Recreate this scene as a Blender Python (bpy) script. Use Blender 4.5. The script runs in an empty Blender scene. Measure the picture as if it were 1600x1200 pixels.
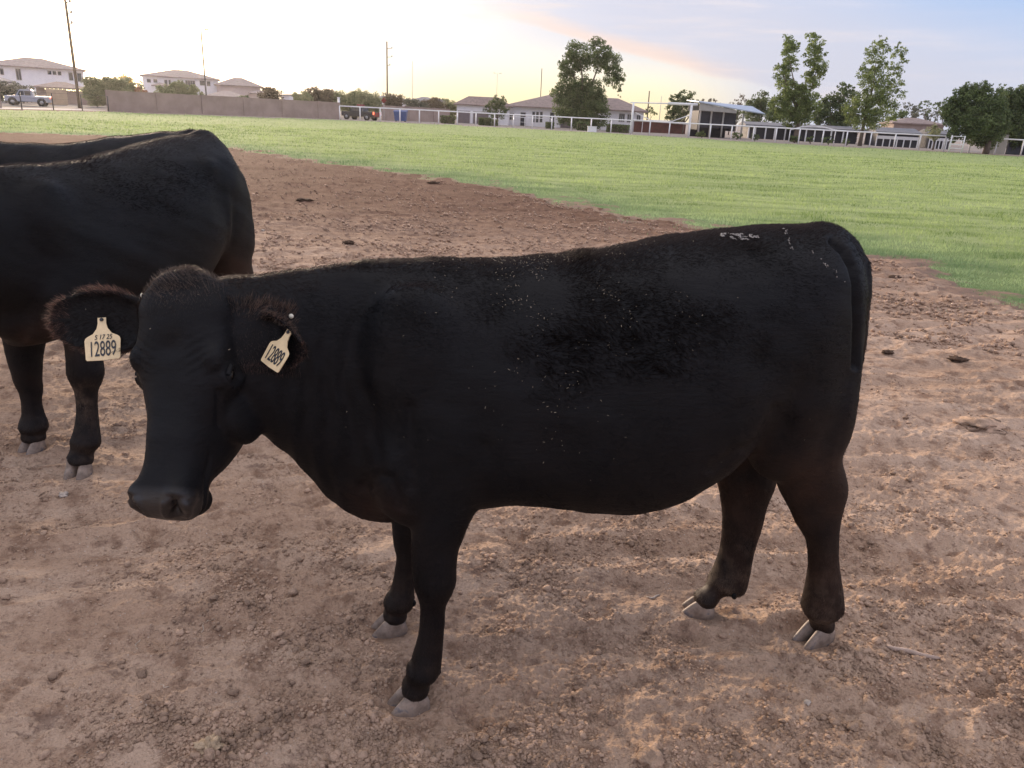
import bpy, bmesh, math, random, os
import numpy as np
from mathutils import Vector, Matrix, noise as mnoise
R = math.radians
rng = np.random.default_rng(7)
random.seed(7)
scn = bpy.context.scene
COL = scn.collection

# ------------------------------------------------------------------ camera
FPX, ROLL, PITCH, CAMH = 1202.0, R(2.85), R(19.3), 1.65
cam_d = bpy.data.cameras.new('camera')
cam_d.sensor_width = 36.0
cam_d.lens = 36.0 * FPX / 1600.0
cam_d.clip_start = 0.05
cam_d.clip_end = 8000.0
cam = bpy.data.objects.new('camera', cam_d)
COL.objects.link(cam)
_fwd = np.array([0, math.cos(PITCH), -math.sin(PITCH)])
_r0 = np.array([1.0, 0, 0]); _u0 = np.array([0, math.sin(PITCH), math.cos(PITCH)])
_right = math.cos(ROLL) * _r0 + math.sin(ROLL) * _u0
_up = -math.sin(ROLL) * _r0 + math.cos(ROLL) * _u0
cam.matrix_world = Matrix([[_right[0], _up[0], -_fwd[0], 0], [_right[1], _up[1], -_fwd[1], 0],
                           [_right[2], _up[2], -_fwd[2], CAMH], [0, 0, 0, 1]])
scn.camera = cam
CAMO = np.array([0, 0, CAMH])

def ray(px, py):
    return ((px - 800) * _right + (600 - py) * _up + FPX * _fwd) / FPX
def at_z(px, py, z=0.0):
    d = ray(px, py); return CAMO + (z - CAMH) / d[2] * d
def at_plane(px, py, p0, n):
    d = ray(px, py); return CAMO + np.dot(p0 - CAMO, n) / np.dot(d, n) * d
def at_y(px, py, Y):
    d = ray(px, py); return CAMO + Y / d[1] * d
def at_depth(px, py, D):
    return CAMO + ray(px, py) * D
def proj(p):
    q = np.asarray(p, float) - CAMO
    return 800 + FPX * (q @ _right) / (q @ _fwd), 600 - FPX * (q @ _up) / (q @ _fwd)

# ------------------------------------------------------------------ sky, sun, exposure
SUN_AZ, SUN_EL = R(-27.0), R(9.0)          # azimuth from +Y towards +X
world = bpy.data.worlds.new('World'); scn.world = world; world.use_nodes = True
wn = world.node_tree; wn.nodes.clear()

class NT:
    """tiny helper to write node graphs as expressions"""
    def __init__(self, nt): self.nt = nt
    def new(self, t, **kw):
        n = self.nt.nodes.new(t)
        for k, v in kw.items(): setattr(n, k, v)
        return n
    def link(self, a, b): self.nt.links.new(a, b)
    def put(self, sock, v):
        if v is None: return
        if hasattr(v, 'is_output'): self.link(v, sock)
        else: sock.default_value = v
    def m(self, op, a, b=None, c=None, clamp=False):
        n = self.new('ShaderNodeMath', operation=op, use_clamp=clamp)
        for i, v in enumerate((a, b, c)): self.put(n.inputs[i], v)
        return n.outputs[0]
    def sstep(self, x, lo, hi, a=0.0, b=1.0):
        n = self.new('ShaderNodeMapRange', interpolation_type='SMOOTHSTEP')
        self.put(n.inputs['Value'], x); self.put(n.inputs['From Min'], lo); self.put(n.inputs['From Max'], hi)
        self.put(n.inputs['To Min'], a); self.put(n.inputs['To Max'], b)
        return n.outputs['Result']
    def mix(self, f, a, b, mode='MIX'):
        n = self.new('ShaderNodeMix', data_type='RGBA', blend_type=mode)
        self.put(n.inputs[0], f); self.put(n.inputs[6], col4(a)); self.put(n.inputs[7], col4(b))
        return n.outputs[2]
    def noise(self, vec, scale, detail=4, rough=0.55, dist=0.0, out=0):
        n = self.new('ShaderNodeTexNoise')
        if vec is not None: self.link(vec, n.inputs['Vector'])
        n.inputs['Scale'].default_value = scale; n.inputs['Detail'].default_value = detail
        n.inputs['Roughness'].default_value = rough; n.inputs['Distortion'].default_value = dist
        return n.outputs[out]
    def mapping(self, vec, scale=(1, 1, 1), rot=(0, 0, 0), loc=(0, 0, 0)):
        n = self.new('ShaderNodeMapping')
        self.link(vec, n.inputs[0]); n.inputs[1].default_value = loc; n.inputs[2].default_value = rot; n.inputs[3].default_value = scale
        return n.outputs[0]
    def comb(self, x, y, z):
        n = self.new('ShaderNodeCombineXYZ')
        for i, v in enumerate((x, y, z)): self.put(n.inputs[i], v)
        return n.outputs[0]
    def sep(self, v):
        n = self.new('ShaderNodeSeparateXYZ'); self.link(v, n.inputs[0]); return n.outputs
def col4(c):
    if hasattr(c, 'is_output') or c is None: return c
    return tuple(c) + (1.0,) if len(c) == 3 else tuple(c)
def srgb(r, g, b):
    return tuple(((v / 255) / 12.92 if v / 255 <= 0.04045 else ((v / 255 + 0.055) / 1.055) ** 2.4) for v in (r, g, b))

W = NT(wn)
tc = W.new('ShaderNodeTexCoord').outputs['Generated']
vx, vy, vz = W.sep(tc)
el = W.m('MULTIPLY', W.m('ARCSINE', vz), 180 / math.pi)                       # elevation, degrees
az = W.m('MULTIPLY', W.m('ARCTAN2', vx, vy), 180 / math.pi)                   # azimuth, degrees
daz = W.m('ABSOLUTE', W.m('SUBTRACT', az, math.degrees(SUN_AZ)))
sky = W.new('ShaderNodeTexSky', sky_type='NISHITA')
sky.sun_disc = False; sky.sun_elevation = SUN_EL; sky.sun_rotation = SUN_AZ
sky.air_density = 1.0; sky.dust_density = 2.0; sky.ozone_density = 1.5
nish = W.mix(1.0, sky.outputs[0], (0.012, 0.013, 0.018), 'MULTIPLY')
# clear dusk air: pale blue, paler towards the horizon
clear = W.mix(W.sstep(el, 0.0, 45.0), srgb(216, 219, 236), srgb(135, 165, 214))
clear = W.mix(W.sstep(el, 0.5, 9.0), srgb(214, 212, 228), clear)
blue = W.mix(W.m('MULTIPLY', W.sstep(az, 6.0, 30.0), W.sstep(el, 1.0, 10.0)), srgb(208, 212, 230), srgb(162, 192, 234))
base = W.mix(W.sstep(el, 8.0, 30.0), blue, clear)
base = W.mix(W.sstep(daz, 62.0, 130.0), base, W.mix(W.sstep(el, 0.0, 50.0), (.66, .62, .74), (.62, .70, .98)))
# overhead sky, out of view, brightened beyond dusk level to light the ground
base = W.mix(W.sstep(el, 24.0, 60.0), base, (1.22, 1.14, 1.17))
# the bright veil of thin cloud round the low sun
n_lo = W.noise(W.mapping(W.comb(az, el, 0.0), scale=(0.06, 0.36, 1), rot=(0, 0, R(-9))), 1.0, 5, 0.55, 0.6)
veil = W.sstep(W.m('ADD', daz, W.m('MULTIPLY', W.m('SUBTRACT', n_lo, 0.5), 10.0)), 36.0, 12.0)
veil = W.m('MULTIPLY', veil, W.sstep(el, 32.0, 8.0))
warm = W.mix(W.sstep(daz, 10.0, 30.0), (1.35, 1.28, 1.16), srgb(250, 240, 226))
core = W.m('MULTIPLY', W.sstep(daz, 17.0, 3.0), W.sstep(el, 13.0, 3.0))
warm = W.mix(core, warm, (4.2, 3.3, 2.3))
skyc = W.mix(veil, base, warm)
# golden band low over the horizon right of the sun
band = W.m('MULTIPLY', W.sstep(el, 5.8, 1.6), W.m('MULTIPLY', W.sstep(daz, 5.0, 24.0), W.sstep(az, 19.0, 8.0)))
skyc = W.mix(band, skyc, W.mix(W.sstep(el, 0.0, 4.0), srgb(255, 236, 188), srgb(255, 248, 226)))
# grey mauve cloud sheet whose lower edge slopes down to the right, peach along its rim
edge = W.m('SUBTRACT', el, W.m('ADD', 5.75, W.m('MULTIPLY', az, -0.205)))
edge = W.m('ADD', edge, W.m('MULTIPLY', W.m('SUBTRACT', W.noise(W.mapping(W.comb(az, el, 0.0), scale=(0.16, 0.6, 1), rot=(0, 0, R(-11))), 1.0, 4, 0.6), 0.5), 0.9))
sheet = W.m('MULTIPLY', W.sstep(edge, -0.08, 0.30), W.m('MULTIPLY', W.sstep(az, -9.0, 9.0), W.sstep(edge, 9.0, 3.0)))
sheet = W.m('MULTIPLY', sheet, W.sstep(az, 44.0, 17.0))
streak = W.noise(W.mapping(W.comb(az, el, 0.0), scale=(0.09, 0.9, 1), rot=(0, 0, R(-12))), 1.0, 5, 0.6)
cl = W.mix(W.sstep(streak, 0.46, 0.80), srgb(203, 205, 222), srgb(232, 221, 223))
skyc = W.mix(W.m('MULTIPLY', sheet, 0.97), skyc, cl)
rim = W.m('MULTIPLY', W.m('MULTIPLY', W.sstep(edge, -0.25, 0.15), W.sstep(edge, 1.3, 0.25)), W.m('MULTIPLY', W.sstep(az, -6.0, 4.0), W.sstep(az, 17.0, 9.0)))
skyc = W.mix(W.m('MULTIPLY', rim, 0.55), skyc, srgb(250, 214, 190))
# faint pinkish streaks in the bright part
st2 = W.noise(W.mapping(W.comb(az, el, 3.0), scale=(0.07, 0.75, 1), rot=(0, 0, R(-6))), 1.0, 5, 0.6)
skyc = W.mix(W.m('MULTIPLY', W.m('MULTIPLY', W.sstep(st2, 0.52, 0.66), W.sstep(daz, 9.0, 20.0)), W.m('MULTIPLY', W.sstep(az, 12.0, 0.0), W.m('MULTIPLY', W.sstep(el, 1.5, 3.5), 0.55))), skyc, srgb(240, 222, 212))
add = W.mix(1.0, skyc, nish, 'ADD')
low = W.mix(W.sstep(vz, -0.02, 0.0), (0.16, 0.12, 0.1), add)
bg = W.new('ShaderNodeBackground'); W.link(low, bg.inputs[0]); bg.inputs[1].default_value = 0.70
wo = W.new('ShaderNodeOutputWorld'); W.link(bg.outputs[0], wo.inputs[0])

sun_d = bpy.data.lights.new('sun', 'SUN'); sun_d.energy = 3.4; sun_d.angle = R(14); sun_d.color = (1.0, 0.77, 0.56)
sun = bpy.data.objects.new('sun', sun_d); COL.objects.link(sun)
_sd = Vector((math.sin(SUN_AZ) * math.cos(SUN_EL), math.cos(SUN_AZ) * math.cos(SUN_EL), math.sin(SUN_EL)))
sun.rotation_euler = _sd.to_track_quat('Z', 'Y').to_euler()

scn.view_settings.view_transform = 'Standard'
scn.view_settings.look = 'None'
scn.view_settings.exposure = 0.57
scn.view_settings.gamma = 1.0
scn.render.engine = 'CYCLES'
scn.cycles.max_bounces = 6
scn.cycles.transparent_max_bounces = 8
scn.cycles_curves.shape = 'RIBBONS'

# ------------------------------------------------------------------ helpers
def tag(o, label=None, cat=None, group=None, kind=None):
    if label: o['label'] = label
    if cat: o['category'] = cat
    if group: o['group'] = group
    if kind: o['kind'] = kind
    return o
def empty(name, label=None, cat=None, group=None):
    o = bpy.data.objects.new(name, None); o.empty_display_size = 0.2; COL.objects.link(o)
    return tag(o, label, cat, group)
def settle(root, loc):
    """everything is built in world coordinates; move the root's origin to its base"""
    loc = Vector([float(v) for v in loc]); done = set()
    def shift(o):
        if o.data is not None and o.data.name not in done:
            done.add(o.data.name)
            if o.type == 'MESH': o.data.transform(Matrix.Translation(-loc))
            elif o.type == 'CURVES':
                n = len(o.data.points); co = np.empty(n * 3, np.float32); a = o.data.attributes['position'].data
                a.foreach_get('vector', co); co = (co.reshape(-1, 3) - np.array(loc, np.float32)); a.foreach_set('vector', co.ravel())
        for c in o.children: shift(c)
    bpy.context.view_layer.update()
    shift(root); root.location = loc
    return root
def kids(o): return [c for c in bpy.data.objects if c.parent == o]
def copy_tree(o, parent=None):
    c = o.copy(); COL.objects.link(c); c.parent = parent
    for ch in kids(o): copy_tree(ch, c)
    return c
def mesh_obj(name, verts, faces, mat, parent=None, smooth=False, attrs=None):
    """verts (n,3) world coordinates; faces list or (m,k) int array"""
    me = bpy.data.meshes.new(name)
    verts = np.asarray(verts, dtype=np.float32)
    if isinstance(faces, np.ndarray):
        k = faces.shape[1]; m = faces.shape[0]
        me.vertices.add(len(verts)); me.vertices.foreach_set('co', verts.ravel())
        me.loops.add(m * k); me.loops.foreach_set('vertex_index', faces.astype(np.int32).ravel())
        me.polygons.add(m); me.polygons.foreach_set('loop_start', np.arange(0, m * k, k, dtype=np.int32))
        me.update(calc_edges=True)
    else:
        me.from_pydata([tuple(map(float, v)) for v in verts], [], [tuple(map(int, f)) for f in faces]); me.update()
    if smooth: me.polygons.foreach_set('use_smooth', np.ones(len(me.polygons), bool))
    for k_, v in (attrs or {}).items():
        a = me.attributes.new(k_, 'FLOAT', 'POINT'); a.data.foreach_set('value', np.asarray(v, np.float32).ravel())
    if mat: me.materials.append(mat)
    o = bpy.data.objects.new(name, me); COL.objects.link(o)
    if parent is not None: o.parent = parent
    return o
class MB:
    """collects simple solids into one mesh"""
    def __init__(self): self.v = []; self.f = []
    def add(self, vs, fs):
        b = len(self.v); self.v += [tuple(map(float, v)) for v in vs]; self.f += [tuple(i + b for i in f) for f in fs]; return self
    def hexa(self, p):   # 8 points, 0-3 bottom ccw, 4-7 top
        return self.add(p, [(3, 2, 1, 0), (4, 5, 6, 7), (0, 1, 5, 4), (1, 2, 6, 5), (2, 3, 7, 6), (3, 0, 4, 7)])
    def box(self, x0, x1, y0, y1, z0, z1):
        return self.hexa([(x0, y0, z0), (x1, y0, z0), (x1, y1, z0), (x0, y1, z0), (x0, y0, z1), (x1, y0, z1), (x1, y1, z1), (x0, y1, z1)])
    def tube(self, pts, rad, n=8, caps=True):
        pts = [np.asarray(p, float) for p in pts]
        rad = rad if hasattr(rad, '__len__') else [rad] * len(pts)
        rings = []
        for i, p in enumerate(pts):
            t = pts[min(i + 1, len(pts) - 1)] - pts[max(i - 1, 0)]; t /= np.linalg.norm(t) + 1e-9
            a = np.cross(t, [0, 0, 1.0]) if abs(t[2]) < 0.9 else np.cross(t, [0, 1.0, 0]); a /= np.linalg.norm(a); b = np.cross(t, a)
            rings.append([p + rad[i] * (math.cos(2 * math.pi * k / n) * a + math.sin(2 * math.pi * k / n) * b) for k in range(n)])
        vs = [v for r in rings for v in r]; fs = []
        for i in range(len(pts) - 1):
            for k in range(n):
                k2 = (k + 1) % n; fs.append((i * n + k, i * n + k2, (i + 1) * n + k2, (i + 1) * n + k))
        if caps: fs.append(tuple(range(n - 1, -1, -1))); fs.append(tuple((len(pts) - 1) * n + k for k in range(n)))
        return self.add(vs, fs)
    def build(self, name, mat, parent=None, smooth=False, fn=None):
        v = self.v if fn is None else [fn(p) for p in self.v]
        return mesh_obj(name, v, self.f, mat, parent, smooth)
def loft(rings, cap=True):
    """rings: list of (n,3) arrays -> verts, faces(list)"""
    n = len(rings[0]); vs = np.concatenate(rings); fs = []
    for i in range(len(rings) - 1):
        for k in range(n):
            k2 = (k + 1) % n; fs.append((i * n + k, i * n + k2, (i + 1) * n + k2, (i + 1) * n + k))
    if cap:
        c0 = len(vs); vs = np.vstack([vs, rings[0].mean(0), rings[-1].mean(0)])
        for k in range(n):
            k2 = (k + 1) % n; fs.append((k2, k, c0)); fs.append(((len(rings) - 1) * n + k, (len(rings) - 1) * n + k2, c0 + 1))
    return vs, fs
def interp_rows(tab, xs):
    """tab rows: x, values... ; smooth (catmull like) interpolation"""
    tab = np.asarray(tab, float); x = tab[:, 0]; out = []
    for c in range(1, tab.shape[1]):
        y = tab[:, c]; m = np.gradient(y, x)
        i = np.clip(np.searchsorted(x, xs) - 1, 0, len(x) - 2); h = x[i + 1] - x[i]; t = np.clip((xs - x[i]) / h, 0, 1)
        out.append((2 * t**3 - 3 * t**2 + 1) * y[i] + (t**3 - 2 * t**2 + t) * h * m[i] + (-2 * t**3 + 3 * t**2) * y[i + 1] + (t**3 - t**2) * h * m[i + 1])
    return np.stack(out, 1)

def _hash(ix, iy, s):
    h = (ix.astype(np.int64) * 374761393 + iy.astype(np.int64) * 668265263 + s * 1274126177) & 0x7fffffff
    h = ((h ^ (h >> 13)) * 1274126177) & 0x7fffffff
    return ((h ^ (h >> 16)) & 0xffff) / 65535.0
def vnoise(x, y, s=0):
    ix = np.floor(x); iy = np.floor(y); fx = x - ix; fy = y - iy
    a = 2 * np.pi
    def g(dx, dy):
        t = _hash(ix + dx, iy + dy, s) * a
        return np.cos(t) * (fx - dx) + np.sin(t) * (fy - dy)
    ux = fx**3 * (fx * (fx * 6 - 15) + 10); uy = fy**3 * (fy * (fy * 6 - 15) + 10)
    return ((g(0, 0) * (1 - ux) + g(1, 0) * ux) * (1 - uy) + (g(0, 1) * (1 - ux) + g(1, 1) * ux) * uy) * 1.5
def fbm(x, y, oct=4, s=0, gain=0.5):
    v = 0; a = 1.0; f = 1.0
    for o in range(oct): v = v + a * vnoise(x * f, y * f, s + o * 17); a *= gain; f *= 2.03
    return v

# ------------------------------------------------------------------ materials
def new_mat(name):
    m = bpy.data.materials.new(name); m.use_nodes = True; nt = m.node_tree
    b = nt.nodes['Principled BSDF']; return m, NT(nt), b
def flat_mat(name, col, rough=0.6, var=0.12, scale=3.0, bump=0.0, bscale=30.0, metal=0.0, emit=None, estr=0.0, spec=0.5, trans=0.0):
    m, T, b = new_mat(name)
    ob = T.new('ShaderNodeTexCoord').outputs['Object']
    n = T.noise(ob, scale, 5, 0.6)
    c = T.mix(T.sstep(n, 0.3, 0.7), tuple(v * (1 - var) for v in col), tuple(min(1, v * (1 + var)) for v in col))
    T.link(c, b.inputs['Base Color']); b.inputs['Roughness'].default_value = rough; b.inputs['Metallic'].default_value = metal
    b.inputs['Specular IOR Level'].default_value = spec
    if bump:
        bn = T.new('ShaderNodeBump'); bn.inputs['Strength'].default_value = bump; bn.inputs['Distance'].default_value = 0.02
        T.link(T.noise(ob, bscale, 6, 0.6), bn.inputs['Height']); T.link(bn.outputs[0], b.inputs['Normal'])
    if emit: b.inputs['Emission Color'].default_value = col4(emit); b.inputs['Emission Strength'].default_value = estr
    return m
# ------------------------------------------------------------------ cattle
def coat_material():
    m, T, b = new_mat('black_coat')
    ob = T.new('ShaderNodeNewGeometry').outputs['Position']
    at = T.new('ShaderNodeAttribute'); at.attribute_name = 'brown'
    ad = T.new('ShaderNodeAttribute'); ad.attribute_name = 'dust_and_light'
    n = T.noise(ob, 5.0, 5, 0.6)
    c = T.mix(T.sstep(n, 0.35, 0.7), (0.0028, 0.0030, 0.0042), (0.005, 0.005, 0.0066))
    c = T.mix(T.m('MULTIPLY', at.outputs['Fac'], 0.9), c, (0.030, 0.016, 0.011))
    n2 = T.noise(ob, 26.0, 6, 0.65)
    c = T.mix(T.m('MULTIPLY', ad.outputs['Fac'], T.sstep(n2, 0.35, 0.75)), c, (0.10, 0.07, 0.05))
    T.link(c, b.inputs['Base Color'])
    an = T.new('ShaderNodeAttribute'); an.attribute_name = 'nose'; nz = an.outputs['Fac']
    c = T.mix(nz, c, T.mix(T.noise(ob, 160.0, 3), (.008, .0075, .008), (.024, .020, .020))); T.link(c, b.inputs['Base Color'])
    T.link(T.m('MULTIPLY_ADD', nz, -.20, .60), b.inputs['Roughness']); T.link(T.m('MULTIPLY_ADD', nz, .35, .20), b.inputs['Specular IOR Level'])
    bn = T.new('ShaderNodeBump'); bn.inputs['Strength'].default_value = 0.5; bn.inputs['Distance'].default_value = 0.004
    st = T.noise(T.mapping(ob, scale=(22, 22, 90)), 1.0, 5, 0.6)
    T.link(st, bn.inputs['Height']); T.link(bn.outputs[0], b.inputs['Normal'])
    return m
def hair_material():
    m, T, b = new_mat('coat_hair')
    at = T.new('ShaderNodeAttribute'); at.attribute_name = 'brown'
    ad = T.new('ShaderNodeAttribute'); ad.attribute_name = 'dust_and_light'
    hi = T.new('ShaderNodeHairInfo')
    c = T.mix(hi.outputs['Random'], (0.0021, 0.0021, 0.0029), (0.0068, 0.0058, 0.0074))
    c = T.mix(at.outputs['Fac'], c, T.mix(hi.outputs['Random'], (0.042, 0.022, 0.016), (0.08, 0.043, 0.032)))
    ap = T.new('ShaderNodeAttribute'); ap.attribute_name = 'patch'; c = T.mix(T.m('MULTIPLY', ap.outputs['Fac'], .8), c, (0.0052, 0.0036, 0.0030))
    c = T.mix(T.sstep(at.outputs['Fac'], .55, 1.0), c, T.mix(hi.outputs['Random'], (0.13, 0.062, 0.048), (0.34, 0.20, 0.16)))  # high values: reddish fringe hair with its light catch painted in
    c = T.mix(T.m('MULTIPLY', ad.outputs['Fac'], hi.outputs['Random']), c, (0.20, 0.15, 0.122))
    T.link(c, b.inputs['Base Color'])
    tr = T.new('ShaderNodeBsdfTranslucent'); T.link(c, tr.inputs[0]); mx = T.new('ShaderNodeMixShader'); mx.inputs[0].default_value = .35
    T.link(b.outputs[0], mx.inputs[1]); T.link(tr.outputs[0], mx.inputs[2]); T.link(mx.outputs[0], [q for q in T.nt.nodes if q.type == 'OUTPUT_MATERIAL'][0].inputs[0])
    b.inputs['Roughness'].default_value = 0.36; T.link(T.m('MULTIPLY_ADD', ap.outputs['Fac'], -.26, .34), b.inputs['Specular IOR Level'])
    return m
M_COAT = coat_material(); M_HAIR = hair_material()
def hoof_material():
    m, T, b = new_mat('hoof_horn')
    ob = T.new('ShaderNodeNewGeometry').outputs['Position']
    n = T.noise(ob, 28.0, 5, 0.6)
    z = T.sep(ob)[2]
    c = T.mix(T.sstep(n, 0.3, 0.72), (0.16, 0.12, 0.095), (0.34, 0.27, 0.22))
    c = T.mix(T.sstep(T.m('ADD', n, T.m('MULTIPLY', z, -5.0)), 0.45, 0.6), c, (0.12, 0.115, 0.125))
    T.link(c, b.inputs['Base Color']); b.inputs['Roughness'].default_value = 0.55
    bn = T.new('ShaderNodeBump'); bn.inputs['Strength'].default_value = 0.4; bn.inputs['Distance'].default_value = 0.003
    T.link(T.noise(T.mapping(ob, scale=(30, 30, 260)), 1.0, 3, 0.5), bn.inputs['Height']); T.link(bn.outputs[0], b.inputs['Normal'])
    return m
M_HOOF = hoof_material()
M_EYE = flat_mat('eye_dark', (0.006, 0.005, 0.005), 0.07, 0.1, 60)
M_TAG = flat_mat('tag_plastic', (0.80, 0.64, 0.39), 0.45, 0.10, 40, 0.15, 200)
M_INK = flat_mat('tag_ink', (0.022, 0.028, 0.04), 0.5, 0.2, 300)
M_STUD = flat_mat('tag_stud', (0.72, 0.70, 0.58), 0.4, 0.1, 80)

def sring(c, U, V, a, bt, bb, e=2.15, kt=0.0, n=40):
    """superellipse ring: half width a along U, up bt / down bb along V; kt narrows the top"""
    t = np.linspace(0, 2 * np.pi, n, endpoint=False)
    ct, st_ = np.cos(t), np.sin(t); p = 2.0 / e
    x = np.sign(ct) * np.abs(ct) ** p; y = np.sign(st_) * np.abs(st_) ** p
    x = x * (1 - kt * y); h = np.where(y > 0, bt, bb)
    return np.asarray(c)[None] + (a * x)[:, None] * np.asarray(U)[None] + (h * y)[:, None] * np.asarray(V)[None]
def unit(v): v = np.asarray(v, float); return v / np.linalg.norm(v)
def resample(rings, k=4):
    """smooth intermediate rings (Catmull-Rom)"""
    Rg = np.stack(rings); n = len(Rg); out = []
    for i in range(n - 1):
        p0, p1, p2, p3 = Rg[max(i - 1, 0)], Rg[i], Rg[i + 1], Rg[min(i + 2, n - 1)]
        for j in range(k):
            t = j / k
            out.append(0.5 * ((2 * p1) + (-p0 + p2) * t + (2 * p0 - 5 * p1 + 4 * p2 - p3) * t**2 + (-p0 + 3 * p1 - 3 * p2 + p3) * t**3))
    out.append(Rg[-1]); return out
def ellipsoid(c, ax, n=14):
    """ax: 3x3 rows = semi-axes vectors"""
    ax = np.asarray(ax, float); c = np.asarray(c, float); rings = []
    for i in range(1, n):
        th = math.pi * i / n
        t = np.linspace(0, 2 * np.pi, 2 * n, endpoint=False)
        rings.append(c + (math.cos(th) * ax[2])[None] + math.sin(th) * (np.cos(t)[:, None] * ax[0] + np.sin(t)[:, None] * ax[1]))
    return loft(rings)

class Frame:
    """cow frame: s from the forefeet back to the hindfeet, n to the cow's left (towards the camera), z up"""
    def __init__(self, o, d, scale=1.0):
        self.o = np.asarray(o, float); self.d = unit(d); self.n = np.array([self.d[1], -self.d[0], 0.0]); self.k = scale
    def w(self, s, n, z):
        s, n, z = np.asarray(s, float), np.asarray(n, float), np.asarray(z, float)
        return self.o + self.k * (s[..., None] * self.d + n[..., None] * self.n + z[..., None] * np.array([0, 0, 1.0]))
    def w1(self, p): return self.w(*[np.array(v) for v in p])
    def vec(self, v): return v[0] * self.d + v[1] * self.n + v[2] * np.array([0, 0, 1.0])
    def loc(self, P):
        q = (np.asarray(P) - self.o) / self.k
        return np.stack([q @ self.d, q @ self.n, q[..., 2]], -1)

# main heifer: feet read from the photograph fix its frame; outline heights follow
_ff = (at_z(630, 1108) + at_z(605, 985)) / 2; _hf = (at_z(1275, 1010) + at_z(1090, 957)) / 2
MF = Frame(_ff, _hf - _ff)
TOP = np.array([(330, 436), (380, 434), (420, 427), (460, 419), (500, 413), (560, 407), (620, 403), (680, 404), (740, 406), (800, 405), (830, 403), (880, 403), (920, 398),
                (960, 389), (1000, 380), (1050, 372), (1100, 365), (1140, 360), (1180, 354.5), (1230, 356), (1265, 352), (1290, 352), (1312, 366), (1335, 405), (1348, 450), (1352, 500)], float)
BOT = np.array([(380, 690), (430, 688), (450, 702), (470, 732), (500, 765), (540, 790), (570, 804), (600, 806), (660, 802), (720, 788), (760, 778), (800, 782), (850, 785), (900, 792),
                (950, 793), (1000, 786), (1040, 768), (1080, 740), (1120, 708), (1160, 686), (1185, 680), (1230, 672), (1280, 655), (1320, 610), (1340, 560), (1350, 520)], float)
def col_z(fr, s, n, line, lo, hi):
    zs = np.linspace(lo, hi, 600); P = fr.w(np.full(600, s), np.full(600, n), zs)
    q = P - CAMO; dz = q @ _fwd; px = 800 + FPX * (q @ _right) / dz; py = 600 - FPX * (q @ _up) / dz
    g = py - np.interp(px, line[:, 0], line[:, 1]); i = np.argmin(np.abs(g)); return zs[i]
# s, half width, top narrowing
TORSO = [(-0.10, .135, .10), (-0.03, .185, .16), (0.06, .225, .22), (0.16, .245, .24), (0.28, .262, .22), (0.42, .285, .18), (0.58, .305, .14), (0.74, .312, .12),
         (0.90, .300, .10), (1.02, .275, .02), (1.13, .255, -.04), (1.21, .23, .02), (1.28, .195, .08), (1.335, .145, .08)]
def fit_torso():
    out = []
    for s, a, kt in TORSO:
        zt = col_z(MF, s, 0.0, TOP, 0.9, 1.6); zb = col_z(MF, s, 0.0, BOT, 0.3, 1.2)
        P = MF.w1((s, 0, 1.0)); dist = float(np.hypot(P[0], P[1]))
        c, b = (zt + zb) / 2, (zt - zb) / 2
        for _ in range(12):      # outline seen slightly from above: tangent to the round section
            tt = (CAMH - zt) / dist; tb = (CAMH - zb) / dist; at_, ab_ = a * 0.45, a * 1.05
            bt = math.sqrt(max(1e-4, (zt - c) ** 2 - (at_ * tt) ** 2)); bb = math.sqrt(max(1e-4, (c - zb) ** 2 - (ab_ * tb) ** 2))
            top, bot = c + bt, c - bb; c = (top + bot) / 2
        out.append((s, c, top - c, c - bot, a, kt))
    return out
TORSO_FIT = fit_torso()

def torso_rings(fr):
    rings = []
    for s, c, bt, bb, a, kt in TORSO_FIT:
        rings.append(sring(fr.w1((s, 0, c)), fr.k * fr.n, np.array([0, 0, fr.k]), a, bt, bb, 2.35, kt, 44))
    # rounded rump end
    s, c, bt, bb, a, kt = TORSO_FIT[-1]
    rings.append(sring(fr.w1((s + 0.035, 0, c + .01)), fr.k * fr.n, np.array([0, 0, fr.k]), a * .55, bt * .62, bb * .62, 2.2, 0, 44))
    return resample(rings, 3)

def limb(fr, rows, lat, n0=None, n_top=None, m=20):
    """rows (y, xl, xr) in the outline; each row a level section on the limb's own plane"""
    rings = []
    for i, (y, xl, xr, nn, lk) in enumerate(rows):
        p0 = fr.w1((0, nn, 0)); A = at_plane(xl, y, p0, fr.n); B = at_plane(xr, y, p0, fr.n)
        c = (A + B) / 2; r = abs((B - A) @ fr.d) / 2
        rings.append((c, r, lk * r))
    return rings
def with_pastern(rings, key, dz=0.0):
    (hx, hy), (tx, ty) = HOOF[key]; hl, to = at_z(hx, hy), at_z(tx, ty); up = np.array([0, 0, 1.0]); ax = unit(to - hl)
    c1 = hl * .70 + to * .30; rings = rings[:-1]; q = rings[-1][0]
    m = c1 * .55 + q * .45 * np.array([1, 1, 0]); m[2] = (q[2] + .066) * .5 + .004
    return rings + [(m, .036, .040), (c1 + up * .064, .041, .047), (c1 + up * .042, .037, .043)]
def limb_mesh(rings, fr, m=20, e=2.2):
    cs = np.array([r[0] for r in rings]); out = []
    for i, (c, r, l) in enumerate(rings):
        t = unit(cs[min(i + 1, len(cs) - 1)] - cs[max(i - 1, 0)])
        U = unit(fr.d - (fr.d @ t) * t * 0.6); V = unit(np.cross(t, U))
        out.append(sring(c, U, V, r, l, l, e, 0, m))
    return loft(resample(out, 3))

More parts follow.
